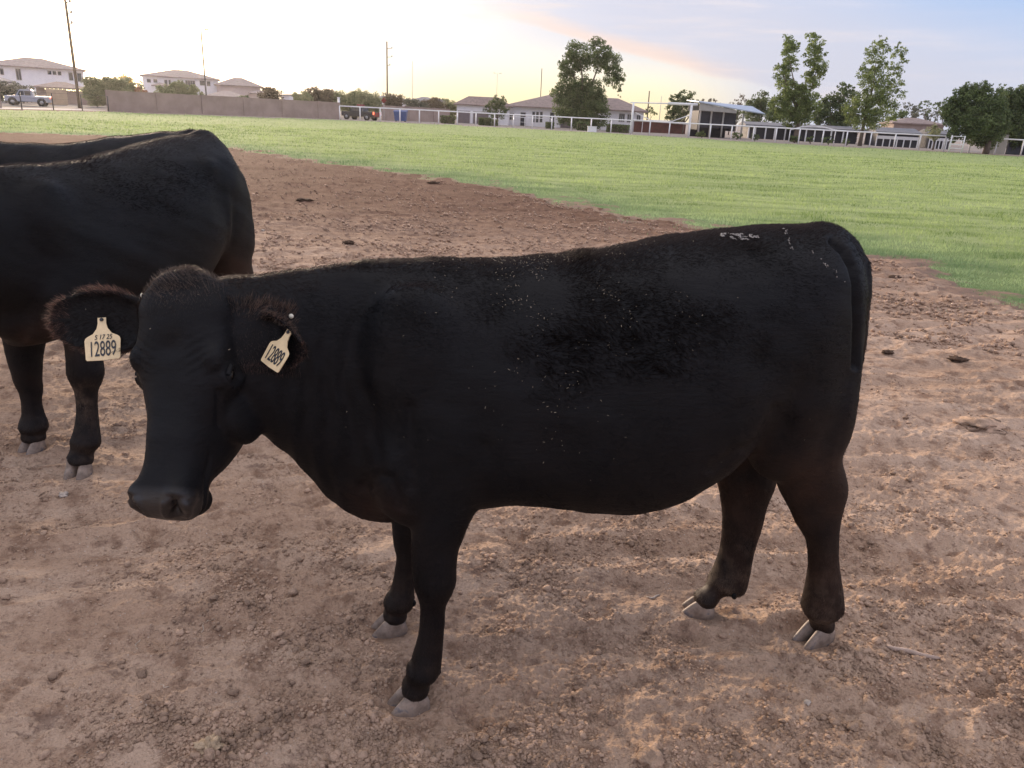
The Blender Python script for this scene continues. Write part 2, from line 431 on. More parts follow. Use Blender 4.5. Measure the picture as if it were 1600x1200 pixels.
# y, left x, right x, lateral position, lateral/fore-aft ratio
LEG_FN = [(560, 640, 780, .10, .55), (640, 632, 786, .145, .55), (700, 630, 782, .165, .60), (740, 633, 764, .170, .65), (775, 638, 750, .172, .72), (810, 642, 736, .175, .80), (850, 644, 718, .18, .86),
          (880, 644, 713, .183, .92), (905, 645, 713, .185, .95), (925, 650, 707, .185, .95), (945, 655, 698, .185, .95), (980, 655, 694, .185, .95), (1010, 649, 692, .185, .98),
          (1035, 641, 690, .185, 1.05), (1048, 634, 687, .185, 1.1), (1062, 624, 679, .185, 1.0)]
LEG_FF = [(640, 610, 740, -.10, .6), (700, 612, 720, -.15, .6), (760, 612, 690, -.17, .8), (800, 611, 672, -.178, .9), (830, 613, 664, -.18, .95), (850, 615, 660, -.185, 1.0), (870, 619, 658, -.185, 1.0), (890, 617, 650, -.185, 1.0),
          (915, 612, 648, -.185, 1.0), (932, 604, 648, -.185, 1.1), (945, 597, 645, -.185, 1.05), (957, 594, 638, -.185, .95)]
LEG_HN = [(470, 1190, 1345, .10, .55), (540, 1175, 1344, .13, .50), (600, 1175, 1339, .14, .48), (650, 1180, 1331, .145, .50), (690, 1190, 1321, .14, .52), (715, 1204, 1309, .135, .60), (735, 1212, 1309, .13, .62), (755, 1221, 1315, .125, .60),
          (775, 1231, 1320, .12, .58), (795, 1239, 1314, .12, .60), (815, 1249, 1310, .12, .66), (843, 1263, 1307, .12, .85), (880, 1266, 1307, .12, .9), (910, 1263, 1311, .12, .9),
          (935, 1259, 1313, .12, .9), (950, 1256, 1312, .12, .9), (962, 1256, 1307, .12, .75)]
LEG_HF = [(540, 1120, 1280, -.12, .5), (620, 1112, 1262, -.14, .5), (680, 1118, 1240, -.14, .52), (720, 1122, 1216, -.135, .6), (745, 1123, 1211, -.13, .6), (765, 1126, 1207, -.125, .6), (793, 1130, 1195, -.12, .65), (827, 1131, 1186, -.12, .8), (860, 1127, 1175, -.12, .9),
          (893, 1117, 1168, -.12, .95), (915, 1106, 1160, -.12, 1.0), (930, 1101, 1147, -.12, .85)]
# hooves: heel pixel, toe pixel on the ground
HOOF = {'FN': ((667, 1097), (606, 1110)), 'FF': ((634, 982), (579, 988)), 'HN': ((1292, 992), (1247, 1007)), 'HF': ((1114, 961), (1064, 951))}

def claws(fr, heel, toe, width=0.095, h0=0.060, name_parent=None, lift=0.0, spread=0.03):
    heel = np.array([heel[0], heel[1], lift]); toe = np.array([toe[0], toe[1], lift]); ax = toe - heel; L = np.linalg.norm(ax); ax /= L
    sd = np.array([ax[1], -ax[0], 0]); up = np.array([0, 0, 1.0]); objs = []
    for k in (-1, 1):
        a2 = unit(ax + sd * k * spread); w = width / 2
        rings = []
        #  t along, half width, height top
        for z, back, front, hw in ((-0.012, 0.0, L, .96), (0.0, 0.0, L, 1.0), (0.012, -0.003, L * .93, .99), (0.03, -.004, L * .80, .95), (0.048, 0.0, L * .66, .90), (h0, 0.006, L * .54, .84), (h0 + .008, .015, L * .44, .7)):
            t = np.linspace(0, 2 * np.pi, 28, endpoint=False)
            u = (np.cos(t) + 1) / 2; along = back + (front - back) * u
            half = w * .46 * hw * np.sign(np.sin(t)) * np.abs(np.sin(t)) ** .8 * (1 - 0.24 * u ** 3)
            zz = z - (0.016 * (1 - u) if z > 0.01 else 0)
            inner = k * w * 0.49
            P = heel + along[:, None] * a2 + (half + inner * (1 - .1 * u))[:, None] * sd
            P = P + (np.zeros_like(along) + zz)[:, None] * up
            rings.append(P)
        vs, fs = loft(resample(rings, 2))
        o = mesh_obj('claw', vs, fs, M_HOOF, name_parent, True); objs.append(o)
    return objs

def voxel_union(pieces, name, voxel, smooth=8, detail=None, softw=None):
    vs = []; fs = []; b = 0
    for v, f in pieces:
        vs.append(v); fs += [tuple(i + b for i in q) for q in f]; b += len(v)
    me = bpy.data.meshes.new(name); me.from_pydata(np.concatenate(vs).tolist(), [], fs); me.update()
    bm = bmesh.new(); bm.from_mesh(me); bmesh.ops.recalc_face_normals(bm, faces=bm.faces); bm.to_mesh(me); bm.free()
    o = bpy.data.objects.new(name, me); COL.objects.link(o)
    md = o.modifiers.new('r', 'REMESH'); md.mode = 'VOXEL'; md.voxel_size = voxel; md.adaptivity = 0.0
    dg = bpy.context.evaluated_depsgraph_get(); ev = o.evaluated_get(dg)
    m2 = bpy.data.meshes.new_from_object(ev, depsgraph=dg); o.modifiers.clear(); o.data = m2; bpy.data.meshes.remove(me)
    n = len(m2.vertices); co = np.empty(n * 3, np.float32); m2.vertices.foreach_get('co', co); co = co.reshape(-1, 3).astype(np.float64)
    ne = len(m2.edges); ed = np.empty(ne * 2, np.int32); m2.edges.foreach_get('vertices', ed); ed = ed.reshape(-1, 2)
    deg = np.bincount(ed.ravel(), minlength=n)[:, None].astype(float)
    def lap(c):
        out = np.empty_like(c)
        for k in range(3):
            out[:, k] = np.bincount(ed[:, 0], c[ed[:, 1], k], n) + np.bincount(ed[:, 1], c[ed[:, 0], k], n)
        return out / np.maximum(deg, 1) - c
    for i in range(smooth): co += 0.55 * lap(co); co -= 0.50 * lap(co) if i % 1 == 0 else 0
    for i in range(3): co += 0.4 * lap(co)
    if softw is not None:
        w = softw(co)[:, None]
        for i in range(int(60 * (.0065 / voxel) ** 1.0)): co += 0.6 * w * lap(co)
    m2.vertices.foreach_set('co', co.astype(np.float32).ravel()); m2.update()
    if detail is not None:
        nr = np.empty(n * 3, np.float32); m2.vertices.foreach_get('normal', nr); nr = nr.reshape(-1, 3)
        co = detail(co, nr)
        m2.vertices.foreach_set('co', co.astype(np.float32).ravel()); m2.update()
    m2.polygons.foreach_set('use_smooth', np.ones(len(m2.polygons), bool))
    return o
def mesh_np(o):
    me = o.data; n = len(me.vertices); co = np.empty(n * 3, np.float32); me.vertices.foreach_get('co', co)
    nr = np.empty(n * 3, np.float32); me.vertices.foreach_get('normal', nr)
    return co.reshape(-1, 3), nr.reshape(-1, 3)

# head: z along the face from poll to muzzle, half width, dorsal, ventral, top narrowing
HEADT0 = [(-.015, .050, .000, -.060, 0), (.010, .082, .022, -.095, .02), (.05, .100, .030, -.130, .0), (.10, .112, .026, -.165, -.04), (.16, .118, .018, -.195, -.10), (.22, .116, .010, -.215, -.14), (.28, .103, .004, -.255, -.10),
         (.34, .086, .000, -.258, -.04), (.40, .073, .000, -.236, 0), (.46, .065, -.002, -.190, .02), (.50, .065, .000, -.150, .02), (.535, .068, .000, -.136, .02), (.565, .068, -.006, -.134, .04), (.590, .062, -.018, -.120, .04), (.605, .044, -.036, -.100, 0)]
HEADT = [(-.030, .060, -.010, -.060, 0), (-.012, .092, .014, -.095, .02), (.02, .108, .026, -.120, .02), (.06, .116, .030, -.150, .0)] + HEADT0[3:]
class Head:
    def __init__(self, poll, hdir, pitch, roll=0.0, L=0.52, W=1.0, S=1.0, lean=0.0):
        self.P = np.asarray(poll, float); h = unit(hdir); up = np.array([0, 0, 1.0])
        self.Z = math.cos(pitch) * -up + math.sin(pitch) * h
        self.Y = math.cos(pitch) * h + math.sin(pitch) * up
        self.X = np.cross(self.Y, self.Z)
        c, s = math.cos(roll), math.sin(roll); X = c * self.X + s * self.Y; self.Y = c * self.Y - s * self.X; self.X = X
        c, s = math.cos(lean), math.sin(lean); Z = c * self.Z + s * self.X; self.X = c * self.X - s * self.Z; self.Z = Z
        self.k = L / 0.60; self.W = W; self.S = S
    def w(self, x, y, z): return self.P + self.k * (self.W * x * self.X + self.S * y * self.Y + z * self.Z)
    def wa(self, A): return self.P + self.k * (self.W * A[:, 0:1] * self.X + self.S * A[:, 1:2] * self.Y + A[:, 2:3] * self.Z)
    def loc(self, P):
        q = (P - self.P) / self.k; return np.stack([q @ self.X / self.W, q @ self.Y / self.S, q @ self.Z], -1)
    def pieces(self):
        out = []; rings = []
        for z, a, yt, yb, kt in HEADT:
            c = (yt + yb) / 2 + (yt - yb) * .12; rings.append(sring(self.w(0, c, z), self.X * self.k * self.W, self.Y * self.k * self.S, a, yt - c, c - yb, 2.5, kt, 40))
        out.append(loft(resample(rings, 3)))
        ex = lambda x, y, z, a, b, c: out.append(ellipsoid(self.w(x, y, z), [self.X * a * self.k * self.W, self.Y * b * self.k * self.S, self.Z * c * self.k]))
        for k in (-1, 1):
            ex(k * .092, -.026, .190, .030, .034, .046)      # brow over the eye
            ex(k * .102, -.068, .230, .026, .040, .050)      # eye socket
            ex(k * .083, -.165, .285, .036, .085, .105)       # cheek
            ex(k * .045, -.040, .550, .031, .042, .048)        # nostril wing
        ex(0, -.005, .000, .080, .036, .045)                # poll
        ex(0, -.10, .045, .10, .09, .07)                # back of the skull
        ex(0, -.132, .548, .050, .032, .044)                # chin
        return out
    def detail(self, co, nr):
        q = self.loc(co); d = np.zeros(len(co))
        x, y, z = np.abs(q[:, 0]), q[:, 1], q[:, 2]
        inh = (z > -.05) & (z < .66) & (x < .16) & (y > -.28) & (y < .1)
        g = lambda cx, cy, cz, r: np.exp(-(((x - cx) / r) ** 2 + ((y - cy) / r) ** 2 + ((z - cz) / r) ** 2))
        # nostrils: comma pits at the muzzle's front corners
        d -= .040 * np.exp(-(((x - .046 - (y + .03) * .25) / .013) ** 2 + ((y + .034) / .026) ** 2)) * (z > .55)
        d -= .022 * g(.058, -.010, .572, .013)
        d += .006 * np.exp(-((np.hypot((x - .048) * 1.3, y + .030) - .030) / .007) ** 2) * (z > .565)
        # mouth line
        mz = .60 - (y + .095) * 0.0
        d -= .010 * np.exp(-(((y + .096 + (z - .55) * .10) / .006) ** 2)) * (z > .42) * np.clip((z - .42) / .05, 0, 1)
        # eye pit, tear line and lids
        d -= .012 * g(.122, -.062, .226, .020)
        d += .006 * np.exp(-((np.hypot(y + .062, (z - .226) * 1.0) - .028) / .006) ** 2) * (x > .07) * inh * (z < .29)
        d -= .006 * np.exp(-(((y + .045 + (z - .28) * .5) / .008) ** 2)) * (z > .27) * (z < .36) * (x > .05)
        # furrow between jaw and muzzle, hollow in front of the brow
        d -= .010 * np.exp(-(((z - .17) / .03) ** 2 + ((x) / .03) ** 2)) * (y > -.03)
        # skin wrinkles over the brows
        d += .0016 * np.sin(z * 260 + x * 190) * np.exp(-(((x - .07) / .03) ** 2 + ((z - .19) / .05) ** 2)) * (y > -.06)
        d = d * inh
        return co + (d * self.k)[:, None] * nr

def ear_piece(base, tip, nrm, width, cup=0.25, thick=0.010, drop=0.0, k=14, curl=0.0):
    """leaf shaped, cupped ear"""
    base = np.asarray(base); tip = np.asarray(tip); ax = tip - base; L = np.linalg.norm(ax); ax = ax / L
    nrm = unit(nrm - (nrm @ ax) * ax); sd = np.cross(nrm, ax)
    ts = np.linspace(-.12, 1, k); rings = []
    for t in ts:
        tt = max(t, 0); w = width / 2 * (0.42 + 0.58 * min(1, (tt / .42)) ** 1.1 if tt < .42 else math.sqrt(max(0.0, 1 - ((tt - .42) / .60) ** 2.4))) 
        w = max(w, .006); dep = cup * w * (1 - tt * .5) * 1.3
        c = base + ax * L * t - np.array([0, 0, 1.0]) * drop * math.sin(math.pi * tt) + nrm * curl * tt ** 2 * L
        a = np.linspace(0, 2 * np.pi, 24, endpoint=False); u = np.cos(a); h = np.sin(a)
        th = thick * (1 + 1.8 * (1 - min(1, max(t, 0) / .25)))
        P = c + (u * w)[:, None] * sd + (-dep * (1 - u ** 2) * 1.0 + h * th * .5 * np.sqrt(np.clip(1 - u ** 2 * .8, 0, 1)))[:, None] * nrm
        rings.append(P)
    return loft(resample(rings, 2)), (base, ax, L, sd, nrm)

def tail_pieces(fr, pts):
    """pts: (pos(3), halfwidth d, halfwidth n)"""
    rings = []
    cs = [np.asarray(p[0], float) for p in pts]
    for i, (c, a, b) in enumerate(pts):
        t = unit(cs[min(i + 1, len(cs) - 1)] - cs[max(i - 1, 0)])
        V = fr.n; U = unit(np.cross(V, t)); rings.append(sring(c, U, V, a, b, b, 2.0, 0, 16))
    return loft(resample(rings, 3))

def scatter_on(o, n, weight=None, seed=0):
    """random points over a mesh: positions, normals"""
    r = np.random.default_rng(seed); me = o.data; me.calc_loop_triangles(); nt = len(me.loop_triangles)
    tr = np.empty(nt * 3, np.int32); me.loop_triangles.foreach_get('vertices', tr); tr = tr.reshape(-1, 3)
    co, nr = mesh_np(o); A, B, C = co[tr[:, 0]], co[tr[:, 1]], co[tr[:, 2]]
    ar = np.linalg.norm(np.cross(B - A, C - A), axis=1)
    if weight is not None: ar = ar * weight((A + B + C) / 3)
    cum = np.cumsum(ar); idx = np.searchsorted(cum, r.random(n) * cum[-1]); idx = np.minimum(idx, nt - 1)
    u = r.random(n); v = r.random(n); f = u + v > 1; u[f] = 1 - u[f]; v[f] = 1 - v[f]; w = 1 - u - v
    P = A[idx] * w[:, None] + B[idx] * u[:, None] + C[idx] * v[:, None]
    N = nr[tr[idx, 0]] * w[:, None] + nr[tr[idx, 1]] * u[:, None] + nr[tr[idx, 2]] * v[:, None]
    N /= np.linalg.norm(N, axis=1)[:, None] + 1e-9
    return P.astype(float), N.astype(float), r
def fur(name, parent, roots, N, flow, length, lift, rad, brown, dust_and_light, r, seg=4, mat=None, patch=None):
    """strands leaving the skin at an angle and laid over by the flow"""
    n = len(roots); F = flow - np.sum(flow * N, 1)[:, None] * N; F /= np.linalg.norm(F, axis=1)[:, None] + 1e-6
    F = F + r.normal(0, .22, (n, 3)); F -= np.sum(F * N, 1)[:, None] * N; F /= np.linalg.norm(F, axis=1)[:, None] + 1e-6
    L = (length * r.uniform(.6, 1.25, n))[:, None]; lift = np.asarray(lift).reshape(-1, 1) if hasattr(lift, '__len__') else lift
    t = np.linspace(0, 1, seg)
    pts = np.empty((n, seg, 3), np.float32)
    for i, tt in enumerate(t): pts[:, i] = roots - N * .001 + L * (F * tt * (1 - .15 * tt) + N * lift * tt * (1 - .45 * tt))
    hc = bpy.data.hair_curves.new(name); hc.add_curves([seg] * n)
    hc.attributes['position'].data.foreach_set('vector', pts.ravel())
    ra = hc.attributes.get('radius') or hc.attributes.new('radius', 'FLOAT', 'POINT')
    rr = (rad * r.uniform(.7, 1.3, n)[:, None] * np.clip(1.0 - .85 * t[None] ** 1.5, .1, 1)); ra.data.foreach_set('value', rr.astype(np.float32).ravel())
    for k_, v in (('brown', brown), ('dust_and_light', dust_and_light), ('patch', patch if patch is not None else np.zeros(n))):
        a = hc.attributes.new(k_, 'FLOAT', 'CURVE'); a.data.foreach_set('value', np.asarray(v, np.float32))
    hc.materials.append(mat or M_HAIR)
    o = bpy.data.objects.new(name, hc); COL.objects.link(o); o.parent = parent
    return o
def set_attr(o, name, v):
    a = o.data.attributes.get(name) or o.data.attributes.new(name, 'FLOAT', 'POINT'); a.data.foreach_set('value', np.asarray(v, np.float32))
def n3(P, s, seed=0):
    return (vnoise(P[:, 0] * s + P[:, 2] * s * .37 + seed, P[:, 2] * s + P[:, 1] * s * .5, seed) + vnoise(P[:, 0] * s * 2.1, P[:, 2] * s * 2.1 + P[:, 1] * s, seed + 5) * .5)
FURK = 1.0
def leg_flow(P, fr, head=None, mix=None):
    L = fr.loc(P); s, n, z = L[:, 0], L[:, 1], L[:, 2]
    F = np.tile(fr.d * .9 + np.array([0, 0, -.45]), (len(P), 1))
    low = np.clip((.62 - z) / .15, 0, 1)[:, None]
    F = F * (1 - low) + np.array([0, 0, -1.0]) * low
    return F
def dress_cow(o, fr, hd, seed, n_short, ears):
    """attributes and hair for a finished body"""
    co, nr = mesh_np(o); co = co.astype(float)
    def brown_of(P):
        L = fr.loc(P); s, n, z = L[:, 0], L[:, 1], L[:, 2]
        b = np.exp(-(((s - 1.22) / .26) ** 2 + ((z - .66) / .17) ** 2)) * .75
        b += np.exp(-(((s + .06) / .10) ** 2 + ((z - .60) / .10) ** 2)) * .75
        b += np.exp(-(((s - .9) / .30) ** 2 + ((z - .50) / .07) ** 2)) * .55
        b += .45 * np.clip((.55 - z) / .2, 0, 1) * (s > .8)
        b += .20 * np.clip((.5 - z) / .2, 0, 1)
        return np.clip(b * (1 + .8 * n3(P, 9.0, seed)), 0, 1)
    def dust_of(P):
        L = fr.loc(P); s, n, z = L[:, 0], L[:, 1], L[:, 2]
        d = np.clip((.52 - z) / .35, 0, 1) * .38 * (s > .6) + np.clip((.32 - z) / .3, 0, 1) * .25
        d += np.exp(-(((s + .02) / .05) ** 2 + ((z - .33) / .07) ** 2)) * .9 * (n > 0)
        d += np.exp(-(((s - 1.40) / .05) ** 2 + ((z - 1.13) / .08) ** 2)) * .55
        return np.clip(d * (1 + 1.2 * n3(P, 14.0, seed + 3)), 0, 1)
    def patch_of(P):
        L = fr.loc(P); s, n, z = L[:, 0], L[:, 1], L[:, 2]
        w = np.exp(-(((s - .55) / .32) ** 2 + ((z - 1.13) / .16) ** 2)); return np.clip((w - .35 + .45 * n3(P, 5.0, 71)) * 2.2, 0, 1) * (n > -.1)
    if hd is not None:
        q = hd.loc(co); nose = np.clip((q[:, 2] - .525) / .03, 0, 1) * np.clip((q[:, 1] + .10) / .03, 0, 1) * (np.abs(q[:, 0]) < .12) * (q[:, 2] < .7)
        set_attr(o, 'nose', nose)
    set_attr(o, 'brown', brown_of(co)); set_attr(o, 'dust_and_light', dust_of(co))
    def wt(P):
        w = np.ones(len(P))
        if hd is not None:
            q = hd.loc(P); w *= np.where((q[:, 2] > .50) & (np.abs(q[:, 0]) < .13) & (q[:, 2] < .7), .05, 1.0)
        L = fr.loc(P); w *= np.where(L[:, 2] < .07, .1, 1.0)
        return w
    P, N, r = scatter_on(o, int(n_short * FURK), wt, seed)
    L = fr.loc(P); F = leg_flow(P, fr)
    ln = np.full(len(P), .013); lift = np.full(len(P), .22); lit_gold = np.zeros(len(P)); tan = np.zeros(len(P))
    ln *= 1 + .5 * n3(P, 7.0, seed)
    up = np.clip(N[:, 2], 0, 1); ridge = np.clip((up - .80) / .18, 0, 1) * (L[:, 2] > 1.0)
    ln += .003 * ridge; lift += .6 * ridge; lit_gold += .35 * ridge  # upward-facing hair painted paler, light along the back put into its colour
    if hd is not None:
        q = hd.loc(P); face = (q[:, 2] > 0) & (q[:, 2] < .64) & (np.abs(q[:, 0]) < .15) & (q[:, 1] > -.26)
        toward = hd.Z * .9 + hd.X[None] * (q[:, 0:1] * 3)
        F = np.where(face[:, None], toward, F); ln = np.where(face, .008, ln); lift = np.where(face, .25, lift); lit_gold = np.where(face, lit_gold * .2, lit_gold)
        poll = np.exp(-((q[:, 0] / .085) ** 2 + ((q[:, 2] - .01) / .06) ** 2)) * (q[:, 1] > -.12)
        ln += .001 * poll; lift += .25 * poll; lit_gold *= 1 - poll; tan += 1.1 * poll
        neck = (q[:, 2] < .03) & (L[:, 0] < -.1) & (N[:, 2] > .5); lit_gold = np.where(neck, lit_gold + .3, lit_gold)  # paler hair colour painted where the nape catches light
    for base, ax, Le, sd, nm, wd in ears:
        v = P - base; t = v @ ax / Le; u = np.abs(v @ sd) / (wd * .5); on = (t > .02) & (t < 1.12) & (np.abs(v @ nm) < .06) & (u < 1.3)
        rimw = np.clip((u - .80) / .2, 0, 1) + np.clip((t - .86) / .12, 0, 1); rimw = np.clip(rimw, 0, 1) * on
        out = ax[None] * (.55 + .5 * t[:, None]) + sd[None] * np.sign(v @ sd)[:, None] * (u[:, None] * .8) + nm[None] * .5
        F = np.where(on[:, None], out, F); ln = np.where(on, .014, ln); ln += .012 * rimw * (t > .15)
        small = wd < .14; rimw0 = np.clip((u - .55) / .3, 0, 1) * on; upper = (v @ np.array([0, 0, 1.0]) > -.002) if small else np.ones(len(P), bool); ln = np.where(on & small, ln * .55, ln)
        lift = np.where(on, .6 + .3 * rimw, lift); rimw = rimw * np.where(upper, 1, .15); tan = np.where(on & small, .55 * r.random(len(P)) + 1.2 * rimw0 * upper, tan); ln = np.where(on & small & upper, ln + .010 * rimw0, ln); lit_gold = np.where(on, .12 + .75 * rimw * (t > .2), lit_gold)  # pale hair on the upper ear rim stands in for light there
    br = np.clip(brown_of(P) * .7 + lit_gold * r.uniform(.5, 1.1, len(P)), 0, 1)
    wet = patch_of(P); lift += .55 * wet; ln *= 1 + .3 * wet; F = F + (wet[:, None] * .8) * np.stack([n3(P, 16.0, 61), n3(P, 16.0, 62), n3(P, 16.0, 63)], 1); br = np.clip(br + .22 * wet, 0, .54 + lit_gold)
    fur('coat_hair', o, P, N, F, ln, lift, .00042, br, np.clip(dust_of(P) + tan, 0, 1), r, patch=wet)  # dust, tan poll hair and painted ear-rim light share one value
    # longer guard hairs: poll tuft, ear fringes, top line, tail switch
    g_roots = []
    def longer(wf, n, length, lift, flowf, brownv, rad=.00030):
        P, N, r = scatter_on(o, int(n), wf, seed + 11 + len(g_roots)); g_roots.append(1)
        fl = flowf(P, N)
        return P, N, fl, np.full(len(P), length), np.full(len(P), lift), np.full(len(P), rad), np.full(len(P), brownv), r
    packs = []
    if hd is not None:
        def w_poll(P):
            q = hd.loc(P); return np.exp(-((q[:, 0] / .07) ** 2 + ((q[:, 2] - .0) / .035) ** 2)) * (q[:, 1] > -.08) * (q[:, 2] > -.08) + 1e-9
        packs.append(longer(w_poll, 800, .022, .8, lambda P, N: -hd.Z[None] * .5 - hd.X[None] * .5 + np.zeros_like(P), .15))
    for base, ax, Le, sd, nm, wd in ears:
        def w_ear(P, base=base, ax=ax, Le=Le, sd=sd, nm=nm, wd=wd):
            v = P - base; t = v @ ax / Le; u = np.abs(v @ sd) / (wd * .5)
            return ((t > .15) & (t < 1.1) & (np.abs(v @ nm) < .05) & (u < 1.3)) * (np.clip((u - .75) / .2, 0, 1) + 1.6 * np.clip((t - .8) / .15, 0, 1)) + 1e-9
        packs.append(longer(w_ear, 1300 if wd > .145 else 1100, .024 if wd > .145 else .012, .3, lambda P, N, base=base, ax=ax, Le=Le, sd=sd, nm=nm: ax[None] * (((P - base) @ ax / Le)[:, None]) * .9 + sd[None] * np.sign((P - base) @ sd)[:, None] * .6 + nm[None] * .35, .9))
    def w_top(P):
        L = fr.loc(P); return np.exp(-(L[:, 1] / .05) ** 2) * (L[:, 2] > 1.12) * (L[:, 0] > -.4) + 1e-9
    packs.append(longer(w_top, 6000, .015, .7, lambda P, N: np.tile(fr.d, (len(P), 1)), .45))
    for i, (P, N, fl, ln, lf, rad, bv, r) in enumerate(packs):
        fur('guard_hair', o, P, N, fl, ln, lf, .00030, np.clip(bv * r.uniform(.6, 1.1, len(P)), 0, 1), np.full(len(P), .8 if (i == 0 and hd is not None) else 0.0), r, seg=5)

def eye_parts(o, hd):
    for k in (-1, 1):
        c = hd.w(k * .1065, -.055, .226)
        v, f = ellipsoid(c, [hd.X * .021 * hd.k, hd.Y * .018 * hd.k, hd.Z * .021 * hd.k], 16)
        e = mesh_obj('eye', v, f, M_EYE, o, True)
        # lids: two half rolls round the ball
        for nm_, a0, a1, rr in (('upper_lid', 10, 170, .0075), ('lower_lid', 195, 345, .004)):
            pts = []
            for a in np.linspace(R(a0), R(a1), 12):
                pts.append(hd.w(k * (.1165 + .004 * math.sin(a)), -.055 + (.013 if a < math.pi else .016) * math.sin(a), .226 - .023 * math.cos(a)))
            MB().tube(pts, [.002] + [rr] * 10 + [.002], 8).build(nm_, M_COAT, e, True)

def text_mesh(txt, size, ex=0.0006, sx=1.0, shear=0.0):
    c = bpy.data.curves.new('t', 'FONT'); c.body = txt; c.size = size; c.extrude = ex; c.align_x = 'CENTER'; c.align_y = 'CENTER'; c.offset = 0.0; c.shear = shear
    o = bpy.data.objects.new('t', c); COL.objects.link(o); dg = bpy.context.evaluated_depsgraph_get(); dg.update()
    me = bpy.data.meshes.new_from_object(o.evaluated_get(dg), depsgraph=dg)
    v = np.array([x.co[:] for x in me.vertices]); f = [tuple(p.vertices) for p in me.polygons]
    bpy.data.objects.remove(o); bpy.data.meshes.remove(me); bpy.data.curves.remove(c)
    if len(v): v[:, 0] *= sx
    return v, f
def ear_tag(parent, O, X, Y, label, extra, k=1.0):
    """O: centre of the lower panel, X right and Y up unit vectors of the plate"""
    X = unit(X); Y = unit(Y - (Y @ X) * X); Z = np.cross(X, Y)
    w, h = .040 * k, .026 * k
    half = [(-.0 * k, .072 * k), (.0095 * k, .072 * k), (.0095 * k, .058 * k), (.0125 * k, .046 * k), (.021 * k, .034 * k), (.034 * k, .0275 * k), (.0385 * k, .024 * k), (.0405 * k, .018 * k), (.0385 * k, -.0255 * k), (.036 * k, -.029 * k), (0, -.0305 * k)]
    out = half + [(-x, y) for x, y in half[::-1] if x > 0]
    def bend(x, y): return 0.0
    n = len(out); vs = []
    for zz, ins in ((-.0012, 0), (.0012, 0)):
        for x, y in out: vs.append(O + X * x + Y * y + Z * (zz + bend(x, y)))
    fs = [tuple(range(n - 1, -1, -1)), tuple(range(n, 2 * n))] + [(i, (i + 1) % n, n + (i + 1) % n, n + i) for i in range(n)]
    t = mesh_obj('ear_tag', vs, fs, M_TAG, parent); t['label'] = label
    def put(txt, size, cx, cy, sx, nm, sh=0.0):
        v, f = text_mesh(txt, size, .0005, sx, sh)
        P = O + (v[:, 0:1] + cx) * X + (v[:, 1:2] + cy) * Y + (v[:, 2:3] + .0022) * Z + np.array([bend(x + cx, 0) for x in v[:, 0]])[:, None] * Z
        mesh_obj(nm, P, f, M_INK, t)
    if extra:
        put('12889', .052 * k, 0, -.0045 * k, .48, 'tag_number')
        put('S 17 25', .0165 * k, .002 * k, .0245 * k, .80, 'tag_note', .25)
    else:
        put('12889', .056 * k, 0, -.0005 * k, .46, 'tag_number')
    v, f = ellipsoid(O + Y * .067 * k + Z * .003, [X * .0045, Y * .0045, Z * .003], 8); mesh_obj('stud', v, f, M_INK, t, True)
    return t

def straw_flecks(o, fr, n, region, seed):
    P, N, r = scatter_on(o, n, region, seed)
    T = np.cross(N, r.normal(0, 1, (n, 3))); T /= np.linalg.norm(T, axis=1)[:, None]; B = np.cross(N, T)
    L = (.0007 + .0022 * r.random(n) ** 2.5)[:, None]; w = r.uniform(.00025, .0006, n)[:, None]; up = N * .007
    # thin three sided slivers
    A = P + up - T * L; Bq = P + up + T * L + N * r.uniform(-.001, .003, n)[:, None]
    v = np.stack([A - B * w, A + B * w, A + N * w * 1.5, Bq - B * w, Bq + B * w, Bq + N * w * 1.5], 1).reshape(-1, 3)
    b = np.arange(n)[:, None] * 6
    f = np.concatenate([b + np.array([[0, 1, 4, 3]]), b + np.array([[1, 2, 5, 4]]), b + np.array([[2, 0, 3, 5]])])
    s = mesh_obj('hay_flecks', v, f, M_STRAW, o); s['kind'] = 'stuff'; return s
M_STRAW = flat_mat('hay', (0.55, 0.47, 0.36), 0.7, 0.3, 60)
M_SPLAT = flat_mat('dried_splash', (0.42, 0.39, 0.36), 0.8, 0.2, 60)

